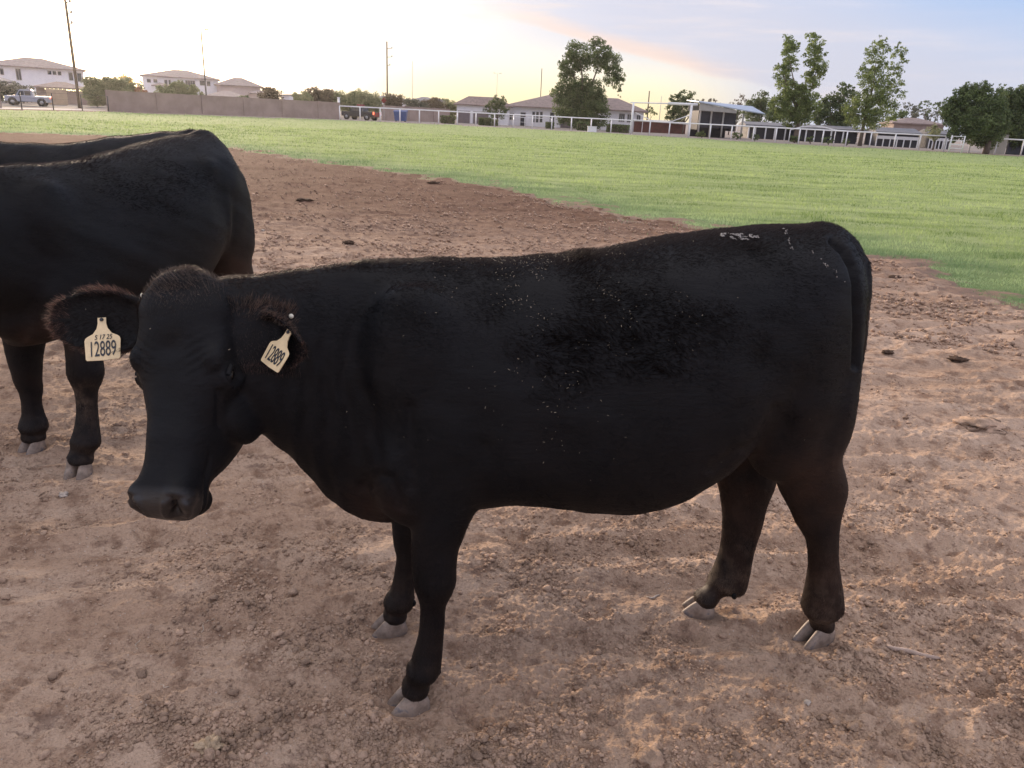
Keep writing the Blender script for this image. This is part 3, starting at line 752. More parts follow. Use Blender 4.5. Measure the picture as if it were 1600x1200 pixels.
# ---- the heifer in front
def build_main_cow():
    fr = MF; pcs = [loft(torso_rings(fr))]
    for key, rows in (('FN', LEG_FN), ('FF', LEG_FF), ('HN', LEG_HN), ('HF', LEG_HF)): pcs.append(limb_mesh(with_pastern(limb(fr, rows, 0), key), fr))
    el = lambda s, n, z, a, b, c, tilt=0.0: pcs.append(ellipsoid(fr.w1((s, n, z)), [fr.vec((a * math.cos(tilt), 0, a * math.sin(tilt))), fr.vec((0, b, 0)), fr.vec((-c * math.sin(tilt), 0, c * math.cos(tilt)))]))
    for k in (-1, 1):
        el(.08, k * .138, .98, .16, .080, .28, .25)       # shoulder blade
        el(.05, k * .160, .76, .13, .075, .17, 0)          # upper arm
        el(1.10, k * .145, .98, .185, .105, .27, 0)        # rump muscle
        el(1.14, k * .130, .84, .14, .100, .20, 0)
        el(.96, k * .195, 1.22, .08, .045, .05, 0)          # hook bone
    for (px, py), nn, a, b, c in (((1307, 776), .12, .024, .022, .045), ((1196, 748), -.12, .022, .022, .042), ((1272, 806), .135, .020, .030, .040), ((659, 898), .185, .022, .032, .040), ((700, 902), .185, .018, .03, .03), ((626, 846), -.185, .018, .028, .035)):
        P_ = at_plane(px, py, fr.w1((0, nn, 0)), fr.n); pcs.append(ellipsoid(P_, [fr.d * a, fr.n * b, np.array([0, 0, c])]))
    # dewlap and brisket
    el(-.06, .0, .70, .12, .10, .12, 0)
    el(-.10, .0, .82, .12, .10, .2, .2)
    # neck
    NK = [((680, 404), (625, 806), .000, .170), ((600, 404), (560, 802), .005, .150), ((530, 410), (505, 768), .025, .128), ((465, 418), (460, 722), .055, .115), ((405, 432), (425, 690), .085, .105), ((355, 436), (392, 665), .105, .098), ((315, 445), (365, 640), .125, .085)]
    rings = []; prev = None; ctr = []
    for tp, bt, n0, a in NK:
        p0 = fr.w1((0, n0, 0)); A = at_plane(*tp, p0, fr.n); B = at_plane(*bt, p0, fr.n); ctr.append(((A + B) / 2, A - B, a))
    for i, (c, v, a) in enumerate(ctr):
        t = unit(ctr[min(i + 1, len(ctr) - 1)][0] - ctr[max(i - 1, 0)][0]); V = unit(v); U = unit(np.cross(V, t)); U = U if U @ fr.n > 0 else -U
        h = np.linalg.norm(v) / 2; rings.append(sring(c, U, V, a, h, h, 2.2, .18, 44))
    pcs.append(loft(resample(rings, 4)))
    # head
    poll = at_plane(285, 448, fr.w1((0, HP['n'], 0)), fr.n)
    hd = Head(poll, [math.cos(R(HP['yaw'])), math.sin(R(HP['yaw'])), 0], R(HP['pitch']), R(HP['roll']), HP['L'], HP['W'], HP['S'], R(HP['lean']))
    pcs += hd.pieces()
    # throat: jaw to neck
    A = hd.w(0, -.13, .14); pcs.append(ellipsoid(A + fr.d * .03, [hd.X * .075, hd.Y * .10, hd.Z * .12]))
    # ears
    ears = []
    for (bx, tx, nn, wd, cup, cur, dr) in EARS_MAIN:
        base = hd.w(*bx); D0 = (base - CAMO) @ _fwd; tip = at_depth(tx[0], tx[1], D0 + tx[2])
        nrm = unit(hd.Y * nn[0] + hd.Z * nn[1] + hd.X * nn[2] + (CAMO - base) / np.linalg.norm(CAMO - base) * nn[3])
        (v, f), info = ear_piece(base, tip, nrm, wd, cup, .022, dr, 14, cur); pcs.append((v, f)); ears.append(info + (wd,))
        # rolled rim along the edges of the ear
        bs, ax, Le, sd, nm = info; up_ = 1.0 if sd[2] > 0 else -1.0
        for sg, r0 in ((up_, .0105 if wd < .14 else .0075), (-up_, .006)):
            pts, rr = [], []
            for t in np.linspace(0.0, .97, 12):
                w_ = wd / 2 * (0.42 + 0.58 * (t / .42) ** 1.1 if t < .42 else math.sqrt(max(0.0, 1 - ((t - .42) / .60) ** 2.4)))
                pts.append(bs + ax * Le * t + sd * sg * w_ * .97 + nm * .004); rr.append(r0 * (1 - .4 * t))
            m_ = MB().tube(pts, rr, 10); pcs.append((np.array(m_.v), m_.f))
    # tail: over the rump end and down
    tp = []
    for px, py, wpx, nn, ds in TAIL_MAIN:
        P = at_plane(px, py, fr.w1((0, nn, 0)), fr.n); D = (P - CAMO) @ _fwd; tp.append((P, wpx / 2 * D / FPX, ds))
    pcs.append(tail_pieces(fr, tp))
    def detail(co, nr):
        L = fr.loc(co); s, n, z = L[:, 0], L[:, 1], L[:, 2]; d = np.zeros(len(co))
        body = np.clip((z - .30) / .35, 0, 1)
        d += .006 * n3(co, 3.0, 2) * body + .0025 * n3(co, 9.0, 3) * body
        # skin folds at the neck
        m = np.exp(-(((s + .17) / .14) ** 2 + ((z - .92) / .25) ** 2)); d += .0035 * m * np.sin(s * 120 + 3 * n3(co, 5.0, 4))
        # flank hollow, elbow crease, faint ribs
        d -= .014 * np.exp(-(((s - .95) / .09) ** 2 + ((z - 1.08) / .12) ** 2))
        d -= .010 * np.exp(-(((s - .20) / .04) ** 2 + ((z - .80) / .18) ** 2))
        d -= .008 * np.exp(-(((s - 1.02 - (z - .8) * .25) / .035) ** 2)) * np.clip((z - .5) / .12, 0, 1) * np.clip((1.10 - z) / .12, 0, 1)
        d += .0020 * np.sin(s * 62) * np.exp(-(((s - .55) / .22) ** 2 + ((z - .9) / .2) ** 2))
        # tendon grooves on the lower legs
        lo = np.clip((.40 - z) / .10, 0, 1) * np.clip((z - .1) / .05, 0, 1); d -= .0022 * lo * np.exp(-((np.sin(s * 90)) ** 2) * 4)
        # crease between tail and rump, fold behind the brisket, flank fold
        qq = co - CAMO; dz_ = qq @ _fwd; sx = 800 + FPX * (qq @ _right) / dz_; sy = 600 - FPX * (qq @ _up) / dz_
        def crease(pts, width, depth, cond):
            dd = np.full(len(co), 1e9)
            for (x0, y0), (x1, y1) in zip(pts[:-1], pts[1:]):
                t_ = np.clip(((sx - x0) * (x1 - x0) + (sy - y0) * (y1 - y0)) / ((x1 - x0) ** 2 + (y1 - y0) ** 2), 0, 1); dd = np.minimum(dd, np.hypot(sx - x0 - t_ * (x1 - x0), sy - y0 - t_ * (y1 - y0)))
            return depth * np.exp(-(dd / width) ** 2) * cond
        near = (n > 0.0) & (nr @ fr.n > -.2)
        d -= crease([(1300, 376), (1318, 392), (1331, 416), (1338, 448), (1341, 478), (1342, 508), (1341, 540), (1338, 572)], 4.5, .026, near & (s > 1.1))
        d -= crease([(566, 760), (590, 742), (612, 748), (630, 790)], 9.0, .008, near & (s < .2)) + crease([(640, 640), (636, 700), (640, 760)], 12.0, .010, near & (s < .25))
        d -= crease([(1115, 735), (1150, 706), (1190, 690), (1215, 640)], 9.0, .010, near & (s > .8))
        d -= crease([(760, 700), (772, 740), (764, 772)], 14.0, .006, near & (s < .4))
        co = co + d[:, None] * nr
        return hd.detail(co, nr)
    def soft(co):
        L = fr.loc(co); w = np.clip((L[:, 2] - .54) / .24, 0, 1) ** 1.5; q = hd.loc(co)
        w *= np.clip((np.linalg.norm((q - np.array([0, -.08, .25])) / np.array([1.0, 1.0, 1.6]), axis=1) - .22) / .08, 0, 1)
        for b, ax, Le, sd, nm, wd in ears:
            v = co - b; w *= 1 - 1.0 * ((v @ ax > -.01) & (np.abs(v @ nm) < .06) & (np.abs(v @ sd) < .1) & (v @ ax < Le * 1.2))
        w *= 1 - ((L[:, 0] > 1.25) & (L[:, 2] < 1.3)) * .9
        w = w + .28 * np.exp(-((L[:, 2] - .345) / .035) ** 2) * (np.abs(L[:, 0]) < .2) * (L[:, 1] > 0) + .15 * np.exp(-((L[:, 2] - .115) / .035) ** 2)
        return w
    o = voxel_union(pcs, 'cow', VOX, 7, detail, soft); o.data.materials.append(M_COAT)
    tag(o, 'black heifer with two pale numbered ear tags standing broadside in front', 'cow')
    body_v = mesh_np(o)[0].astype(float)
    for key, k in (('FN', 1), ('FF', 1), ('HN', 1), ('HF', 1)):
        (hx, hy), (tx, ty) = HOOF[key]; hl, to = at_z(hx, hy), at_z(tx, ty)
        root = mesh_obj('hoof', *ellipsoid((hl + to) / 2 * 1.0 + (hl - to) * .22 + np.array([0, 0, .055]), [unit(to - hl) * .032, np.cross(unit(to - hl), [0, 0, 1]) * .040, np.array([0, 0, .016])], 10), M_COAT, o, True)
        claws(fr, hl, to, .096, .060, root)
        # dew claws behind the pastern
        sd = np.cross(unit(to - hl), [0, 0, 1.0])
        for q in (-1, 1):
            c = hl + unit(hl - to) * .06 + sd * q * .024 + np.array([0, 0, .10]); c = body_v[np.argmin(np.sum((body_v - c) ** 2, 1))]
            v, f = ellipsoid(c, [unit(hl - to) * .009, sd * .009, np.array([0, 0, .012])], 8); mesh_obj('dew_claw', v, f, M_COAT, root, True)
    eye_parts(o, hd)
    # ear tags, each hung on the ear surface it is pinned to
    from mathutils.bvhtree import BVHTree
    bvh = BVHTree.FromPolygons([tuple(v) for v in body_v], [tuple(p.vertices) for p in o.data.polygons])
    def skin(px, py, off=.006, default=None):
        d = Vector(ray(px, py)); h = bvh.ray_cast(Vector(CAMO), d.normalized())
        if h[0] is None:
            q = CAMO + np.outer(np.linspace(1.2, 2.2, 200), np.array(d)); i = min(range(200), key=lambda j: bvh.find_nearest(Vector(q[j]))[3]); return q[i]
        p = np.array(h[0]); return p + (CAMO - p) / np.linalg.norm(CAMO - p) * off
    dep = lambda P: (P - CAMO) @ _fwd
    Hh = skin(156.5, 500, .008); D = dep(Hh)
    C = at_depth(162, 555, D - .012); Xv = at_depth(190, 552.5, D - .008) - at_depth(134, 557.5, D - .016); Yv = Hh - C
    t1 = ear_tag(o, Hh - unit(Yv) * .067 * 1.03, Xv, Yv, 'pale ear tag with 12889 and a handwritten line, in the ear to the left', True, 1.03)
    Hh = skin(441, 516, .024); D = dep(Hh)
    C = at_depth(428, 564, D - .015); Xv = at_depth(440, 588, D - .033) - at_depth(410, 566, D + .012); Yv = Hh - C
    t2 = ear_tag(o, Hh - unit(Yv) * .067 * .95, Xv, Yv, 'pale ear tag with 12889 hanging edgewise from the ear beside the neck', False, .95)
    v, f = ellipsoid(skin(455, 494, .003), [np.array([.006, 0, 0]), np.array([0, .006, 0]), np.array([0, 0, .006])], 8); mesh_obj('tag_button', v, f, M_STUD, t2, True)
    v, f = ellipsoid(skin(222, 462, .003), [np.array([.004, 0, 0]), np.array([0, .004, 0]), np.array([0, 0, .006])], 8); mesh_obj('tag_button', v, f, M_STUD, t1, True)
    if FURK > 0:
        dress_cow(o, fr, hd, 3, 330000, ears)
        def reg(P):
            L = fr.loc(P); s, n, z = L[:, 0], L[:, 1], L[:, 2]
            w = np.exp(-(((s - .42) / .20) ** 2 + ((z - 1.24) / .08) ** 2)) + .16 * np.exp(-(((s - .42) / .16) ** 2 + ((z - 1.02) / .16) ** 2)) + .006 * (z > .8)
            return w * (n > -.1) * np.clip(.5 + 2 * n3(P, 6, 9), .02, 2)
        straw_flecks(o, fr, 560, reg, 5)
    # dried pale splash and scuffs on the croup
    if FURK > 0:
        P_, N_, r_ = scatter_on(o, 60000, lambda Q: (fr.loc(Q)[:, 0] > .85) * (fr.loc(Q)[:, 2] > 1.0) * (fr.loc(Q)[:, 1] > -.05) + 1e-9, 77)
        q_ = P_ - CAMO; dz_ = q_ @ _fwd; sx_ = 800 + FPX * (q_ @ _right) / dz_; sy_ = 600 - FPX * (q_ @ _up) / dz_; keep = np.zeros(len(P_), bool)
        for x0, y0, x1, y1, wd_, pr_ in ((1128, 370, 1186, 373, 4.5, .9), (1140, 376, 1170, 377, 3, .7), (1226, 362, 1236, 392, 3.5, .22), (1268, 396, 1300, 428, 2.6, .35), (1300, 424, 1316, 440, 5, .15)):
            t_ = np.clip(((sx_ - x0) * (x1 - x0) + (sy_ - y0) * (y1 - y0)) / ((x1 - x0) ** 2 + (y1 - y0) ** 2), 0, 1); d_ = np.hypot(sx_ - x0 - t_ * (x1 - x0), (sy_ - y0 - t_ * (y1 - y0)) * 1.3)
            keep |= (d_ < wd_ * (.5 + .9 * np.abs(n3(P_, 40.0, 5)))) & (r_.random(len(P_)) < pr_) & (n3(P_, 60.0, 8) > -.1)
        P_, N_ = P_[keep], N_[keep]; n_ = len(P_); T_ = np.cross(N_, r_.normal(0, 1, (n_, 3))); T_ /= np.linalg.norm(T_, axis=1)[:, None] + 1e-9; B_ = np.cross(N_, T_); sz = r_.uniform(.0012, .0028, n_)[:, None]; u_ = N_ * .0065
        v_ = np.stack([P_ + u_ - T_ * sz, P_ + u_ + B_ * sz * .7, P_ + u_ + T_ * sz, P_ + u_ - B_ * sz * .6, P_ + u_ * 1.3], 1).reshape(-1, 3); b_ = np.arange(n_)[:, None] * 5
        sp = mesh_obj('dried_splash', v_, np.concatenate([b_ + [[0, 1, 4]], b_ + [[1, 2, 4]], b_ + [[2, 3, 4]], b_ + [[3, 0, 4]], b_ + [[2, 1, 0]], b_ + [[3, 2, 0]]]), M_SPLAT, o); sp['kind'] = 'stuff'
    return o, fr, hd
HP = dict(n=.122, yaw=-110, pitch=31.4, roll=-1.5, L=.522, W=1.17, S=1.24, lean=10.5)
EARS_MAIN = [((-.080, -.060, .075), (78, 500, .03), (.5, .2, 0, .9), .150, .26, 0, .0),
             ((.086, -.100, .070), (474, 556, -.07), (.5, .5, 0, .6), .118, .50, .0, -.012)]
TAIL_MAIN = [(1262, 364, 36, 0, .03), (1298, 366, 34, .0, .032), (1328, 385, 36, 0, .03), (1342, 420, 40, .04, .028), (1345, 460, 36, .055, .026), (1346, 500, 30, .055, .024), (1345, 535, 24, .05, .022), (1342, 570, 15, .03, .018), (1337, 605, 9, -.01, .012), (1325, 660, 9, -.05, .014), (1312, 705, 12, -.06, .015), (1305, 735, 6, -.06, .01)]
VOX = 0.0065
cow_main, CFR, CHD = build_main_cow()

settle(cow_main, CFR.w1((.7, 0, 0)))

# ---- the two animals behind
LIMB_LOCAL = [[(MF.loc(c), r, l) for c, r, l in with_pastern(limb(MF, rows, 0), key)] for key, rows in (('FN', LEG_FN), ('FF', LEG_FF), ('HN', LEG_HN), ('HF', LEG_HF))]
def build_side_cow(fr, feet, seed, label, group, n_fur, voxel=.009, fat=1.0, leg=1.0):
    """feet: offsets (ds, dn) of the four feet from the first animal's stance"""
    k = fr.k; pcs = []; rings = []
    for s, c, bt, bb, a, kt in TORSO_FIT: rings.append(sring(fr.w1((s, 0, c)), k * fr.n, np.array([0, 0, k]), a * fat, bt, bb, 2.35, kt, 44))
    s, c, bt, bb, a, kt = TORSO_FIT[-1]; rings.append(sring(fr.w1((s + .035, 0, c + .01)), k * fr.n, np.array([0, 0, k]), a * .55, bt * .62, bb * .62, 2.2, 0, 44))
    pcs.append(loft(resample(rings, 3)))
    for L, (ds, dn) in zip(LIMB_LOCAL, feet):
        rr = []
        for c, r, l in L:
            f = np.clip(1 - (c[2] - .02) / .85, 0, 1); rr.append((fr.w1((c[0] + ds * f, c[1] + dn * f, c[2])), r * k * leg, l * k * leg))
        pcs.append(limb_mesh(rr, fr))
    el = lambda s, n, z, a, b, c, tilt=0.0: pcs.append(ellipsoid(fr.w1((s, n, z)), [k * fr.vec((a * math.cos(tilt), 0, a * math.sin(tilt))), k * fr.vec((0, b, 0)), k * fr.vec((-c * math.sin(tilt), 0, c * math.cos(tilt)))]))
    for q in (-1, 1):
        el(.08, q * .128, .98, .16, .080, .28, .25); el(.05, q * .160, .76, .13, .075, .17)
        el(1.12, q * .150, .98, .20, .108, .27); el(1.14, q * .135, .84, .14, .103, .20); el(.96, q * .200, 1.24, .08, .05, .055)
    el(-.06, 0, .70, .12, .10, .12); el(-.10, 0, .82, .12, .10, .2, .2)
    rings = []
    for s, z, h, a in ((.06, .97, .30, .18), (-.10, .98, .27, .155), (-.26, 1.02, .23, .13), (-.42, 1.07, .19, .11), (-.55, 1.11, .16, .10), (-.62, 1.12, .13, .085)):
        t = unit(np.array([-.95, 0, .25])); V = fr.vec((.25, 0, .95)); rings.append(sring(fr.w1((s, 0, z)), fr.n * k, V * k, a, h, h, 2.2, .18, 40))
    pcs.append(loft(resample(rings, 4)))
    hd = Head(fr.w1((-.62, 0, 1.24)), -fr.d + np.array([0, 0, 0]), R(38), 0, .52 * k, 1.1, 1.15); pcs += hd.pieces()
    ears = []
    for q in (-1, 1):
        base = hd.w(q * .085, -.06, .06); tip = base + hd.X * q * .19 * k + np.array([0, 0, -.03]) + fr.d * .03
        (v, f), info = ear_piece(base, tip, hd.Y, .13, .28, .026, 0, 14, 0); pcs.append((v, f)); ears.append(info + (.13,))
    tp = []
    for s, n, z, a, b in ((1.16, 0, 1.38, .03, .035), (1.25, 0, 1.385, .03, .034), (1.33, .0, 1.35, .028, .03), (1.385, 0, 1.26, .026, .028), (1.405, .01, 1.1, .02, .022), (1.40, .0, .9, .016, .018), (1.39, 0, .7, .02, .022), (1.39, 0, .55, .026, .028), (1.39, 0, .42, .008, .008)):
        tp.append((fr.w1((s, n, z)), a * k, b * k))
    pcs.append(tail_pieces(fr, tp))
    def detail(co, nr):
        L = fr.loc(co); s, n, z = L[:, 0], L[:, 1], L[:, 2]; d = np.zeros(len(co)); body = np.clip((z - .30) / .35, 0, 1)
        d += .007 * n3(co, 3.0, seed) * body + .003 * n3(co, 9.0, seed + 1) * body
        d -= .018 * np.exp(-(((s - .95) / .09) ** 2 + ((z - 1.08) / .12) ** 2)) - .008 * np.exp(-(((s - 1.03) / .03) ** 2 + ((z - .9) / .2) ** 2))
        d -= .008 * np.exp(-(((s - 1.02 - (z - .8) * .25) / .035) ** 2)) * np.clip((z - .5) / .12, 0, 1) * np.clip((1.10 - z) / .12, 0, 1)
        co = co + (d * k)[:, None] * nr; return hd.detail(co, nr)
    def soft(co):
        L = fr.loc(co); w = np.clip((L[:, 2] - .54) / .24, 0, 1) ** 1.5 * np.clip((L[:, 0] + .45) / .1, 0, 1); w *= 1 - ((L[:, 0] > 1.32) & (L[:, 2] < 1.3)) * .9; w = w + .12 * np.exp(-((L[:, 2] - .115) / .035) ** 2); return w
    o = voxel_union(pcs, 'cow', voxel, 5, detail, soft); o.data.materials.append(M_COAT); tag(o, label, 'cow', group)
    for (key, (ds, dn)) in zip(('FN', 'FF', 'HN', 'HF'), feet):
        (hx, hy), (tx, ty) = HOOF[key]; a = MF.loc(at_z(hx, hy)); b = MF.loc(at_z(tx, ty)); m = (a + b) / 2 + np.array([ds, dn, 0])
        dr = unit(np.array([-.97, .22 if key[1] == 'N' else -.1, 0])) * .045; hl, to = fr.w1(m - dr * 1.0), fr.w1(m + dr * 1.1)
        root = mesh_obj('hoof', *ellipsoid(hl * .7 + to * .3 + np.array([0, 0, .058 * k]), [unit(to - hl) * .034, np.cross(unit(to - hl), [0, 0, 1]) * .042, np.array([0, 0, .018])], 10), M_COAT, o, True)
        claws(fr, hl, to, .095 * k * leg, .062 * k * leg, root)
    eye_parts(o, hd)
    if FURK > 0: dress_cow(o, fr, hd, seed, n_fur, ears)
    return o
_a2, _b2 = at_z(122, 742), at_z(50, 704)
C2D = dict(ang=75.0, k=1.055, ms=.02)
_d2 = np.array([math.cos(R(C2D['ang'])), math.sin(R(C2D['ang'])), 0])
_f2 = Frame((_a2 + _b2) / 2, _d2, C2D['k'])
_o2 = [_f2.loc(p) for p in (_a2, _b2)]
_base = [MF.loc((at_z(*HOOF[q][0]) + at_z(*HOOF[q][1])) / 2) for q in ('FN', 'FF')]
_feet2 = [(_o2[i][0] - _base[i][0], _o2[i][1] - _base[i][1]) for i in range(2)] + [(-.12, .04), (.05, -.04)]
cow_b = build_side_cow(_f2, _feet2, 21, 'black cow cut off by the left edge, standing just behind the tagged heifer', 'black cows standing behind the heifer', 150000, leg=1.2)
settle(cow_b, _f2.w1((.7, 0, 0)))
_f3 = Frame([-3.45, 5.15, 0], [math.cos(R(8)), math.sin(R(8)), 0], 1.035)
cow_c = build_side_cow(_f3, [(0, 0)] * 4, 33, 'farthest black cow, only its back seen above the cow at the left edge', 'black cows standing behind the heifer', 60000, .011)
settle(cow_c, _f3.w1((.7, 0, 0)))
# ------------------------------------------------------------------ ground, soil and grass
EDGE_PX = [(0, 208), (60, 209.5), (150, 212), (230, 216), (310, 226), (380, 237), (450, 248), (550, 262), (650, 277), (750, 292), (830, 308), (900, 325), (1000, 345), (1100, 360)]
EDGE = [at_z(*p)[:2] for p in EDGE_PX] + [np.array([4.15, 11.9]), at_z(1365, 403)[:2], at_z(1420, 427)[:2], at_z(1470, 452)[:2], at_z(1530, 474)[:2], at_z(1600, 497)[:2], np.array([6.3, 5.6]), np.array([8.5, 3.0]), np.array([12, -1.0]), np.array([14, -8.0])]
EDGE = np.array([np.array([-34, 27.0]), np.array([-26, 29.5])] + EDGE)
FIELD_FAR = [np.array([64, 79.5]), at_z(1600, 244)[:2], at_z(1400, 233.3)[:2], at_z(1200, 222.7)[:2], at_z(970, 209)[:2], at_z(710, 195.0)[:2], at_z(530, 187)[:2], at_z(430, 184)[:2], at_z(170, 174.5)[:2], at_z(0, 171)[:2], np.array([-64, 58.0])]
FIELD = np.array(list(EDGE) + [np.array([75, -8]), np.array([75, 60])] + FIELD_FAR)
def in_poly(x, y, poly):
    inside = np.zeros(x.shape, bool); j = len(poly) - 1
    for i in range(len(poly)):
        xi, yi = poly[i]; xj, yj = poly[j]
        c = ((yi > y) != (yj > y)) & (x < (xj - xi) * (y - yi) / (yj - yi + 1e-12) + xi); inside ^= c; j = i
    return inside
def dist_poly(x, y, line):
    d = np.full(x.shape, 1e9)
    for a, b in zip(line[:-1], line[1:]):
        ab = b - a; t = np.clip(((x - a[0]) * ab[0] + (y - a[1]) * ab[1]) / (ab @ ab), 0, 1)
        d = np.minimum(d, np.hypot(x - a[0] - t * ab[0], y - a[1] - t * ab[1]))
    return d
FEET = [(at_z(*HOOF[k][0]) + at_z(*HOOF[k][1]))[:2] / 2 for k in HOOF] + [_a2[:2], _b2[:2]]
FEET_DIR = [unit((at_z(*HOOF[k][1]) - at_z(*HOOF[k][0]))[:2]) for k in HOOF] + [np.array([-.6, -.8])] * 2

def clods(x, y, cell, rmin, rmax, prob, seed, angular=0.55):
    """stones and crumbs lying in jittered cells: height field"""
    u, v = x / cell, y / cell; iu, iv = np.floor(u), np.floor(v); H = np.zeros(x.shape)
    wx = x + cell * .18 * vnoise(x / cell * 2.3, y / cell * 2.3, seed + 3); wy = y + cell * .18 * vnoise(x / cell * 2.3 + 9, y / cell * 2.3, seed + 4)
    for dx in (-1, 0, 1):
        for dy in (-1, 0, 1):
            a, b = iu + dx, iv + dy
            cx = (a + .15 + .7 * _hash(a, b, seed)) * cell; cy = (b + .15 + .7 * _hash(a, b, seed + 1)) * cell
            r = rmin + (rmax - rmin) * _hash(a, b, seed + 2) ** 2.2
            m = prob(cx, cy) if callable(prob) else prob
            ok = _hash(a, b, seed + 5) < m
            th = _hash(a, b, seed + 6) * math.pi; ex = .65 + .35 * _hash(a, b, seed + 7)
            px, py = wx - cx, wy - cy; c, s_ = np.cos(th), np.sin(th)
            qx = (px * c + py * s_) / r; qy = (-px * s_ + py * c) / (r * ex)
            d2 = (1 - angular) * (qx * qx + qy * qy) + angular * np.maximum(np.abs(qx), np.abs(qy)) ** 2
            h = r * .62 * np.sqrt(np.clip(1 - d2, 0, 1)) * (1 + .25 * qx * (_hash(a, b, seed + 8) - .5))
            H = np.maximum(H, np.where(ok, h, 0))
    return H
def soil_h(x, y, cell=0.002):
    """height of the trampled soil; cell = local mesh spacing"""
    a = R(14); c, s = math.cos(a), math.sin(a); u, v = x * c + y * s, -x * s + y * c
    u = u + .25 * fbm(x * .7, y * .7, 2, 60); v = v + .10 * fbm(x * 1.3, y * 1.3, 3, 61)
    h = .022 * fbm(x * .45, y * .45, 3, 1)
    fur_ = 1 - np.abs(vnoise(u * .75, v * 3.4, 11)) * 1.7; fur_ = np.clip(fur_, -0.4, 1)
    h += .034 * fur_ * np.clip(.75 + .9 * fbm(x * .35, y * .35, 2, 19), .1, 1.4)
    fur2 = 1 - np.abs(vnoise(u * 1.6 + 7, v * 8.5, 12)) * 1.8; h += .0085 * np.clip(fur2, -.3, 1) * np.clip(.5 + 1.2 * fbm(x * .6, y * .6, 2, 29), 0, 1.3)
    # old hoof prints
    cellp = .42; uu, vv = np.floor(x / cellp), np.floor(y / cellp)
    for dx in (-1, 0, 1):
        for dy in (-1, 0, 1):
            p, q = uu + dx, vv + dy; cx, cy = (p + .1 + .8 * _hash(p, q, 41)) * cellp, (q + .1 + .8 * _hash(p, q, 42)) * cellp
            ok = _hash(p, q, 43) < .5; r = np.hypot((x - cx), (y - cy) * 1.25) / (.055 + .03 * _hash(p, q, 44))
            h += np.where(ok, -.022 * np.exp(-r ** 3) + .010 * np.exp(-((r - 1.35) / .35) ** 2), 0)
    rough = np.clip(.55 + 1.3 * fbm(x * .9, y * .9, 3, 23), 0, 1.5)
    fade = lambda w: np.clip(w / (cell * 2.0) - .6, 0, 1)
    h += fade(.16) * .010 * fbm(x * 5.5, y * 5.5, 2, 3) * (.6 + rough * .6)
    h += fade(.05) * .0075 * (1 - 2 * np.abs(vnoise(x * 15, y * 17, 4))) * (.35 + .8 * rough)
    h += fade(.02) * .0042 * fbm(x * 44, y * 44, 3, 5) * (.5 + rough)
    pr = lambda cx, cy: np.clip(.34 + .7 * fbm(cx * 1.1, cy * 1.1, 2, 23) + .5 * fbm(cx * 4, cy * 4, 2, 24), .06, .9)
    if np.min(cell) < .03:
        h += fade(.06) * clods(x, y, .085, .010, .026, lambda a_, b_: pr(a_, b_) * .55, 100)
        h += fade(.03) * clods(x, y, .038, .005, .016, lambda a_, b_: np.clip(pr(a_, b_) * 1.1, 0, .8), 200)
    if np.min(cell) < .012:
        h += fade(.014) * clods(x, y, .019, .003, .0085, lambda a_, b_: np.clip(pr(a_, b_) + .15, 0, .8), 300)
        h += fade(.008) * clods(x, y, .0095, .0016, .0044, .5, 400)
    for (fx, fy), fd in zip(FEET, FEET_DIR):
        rr = np.hypot((x - fx), (y - fy)); w = np.exp(-(rr / .085) ** 4); h = h * (1 - .9 * w) + w * -.002
        h += .010 * np.exp(-((rr - .125) / .03) ** 2) * (0.6 + .8 * vnoise(x * 14, y * 14, 9))
    h -= .055 * np.exp(-(np.hypot(x - HOLE[0], (y - HOLE[1]) * 1.3) / .040) ** 3)
    return h
HOLE = at_z(1535, 1086)[:2]

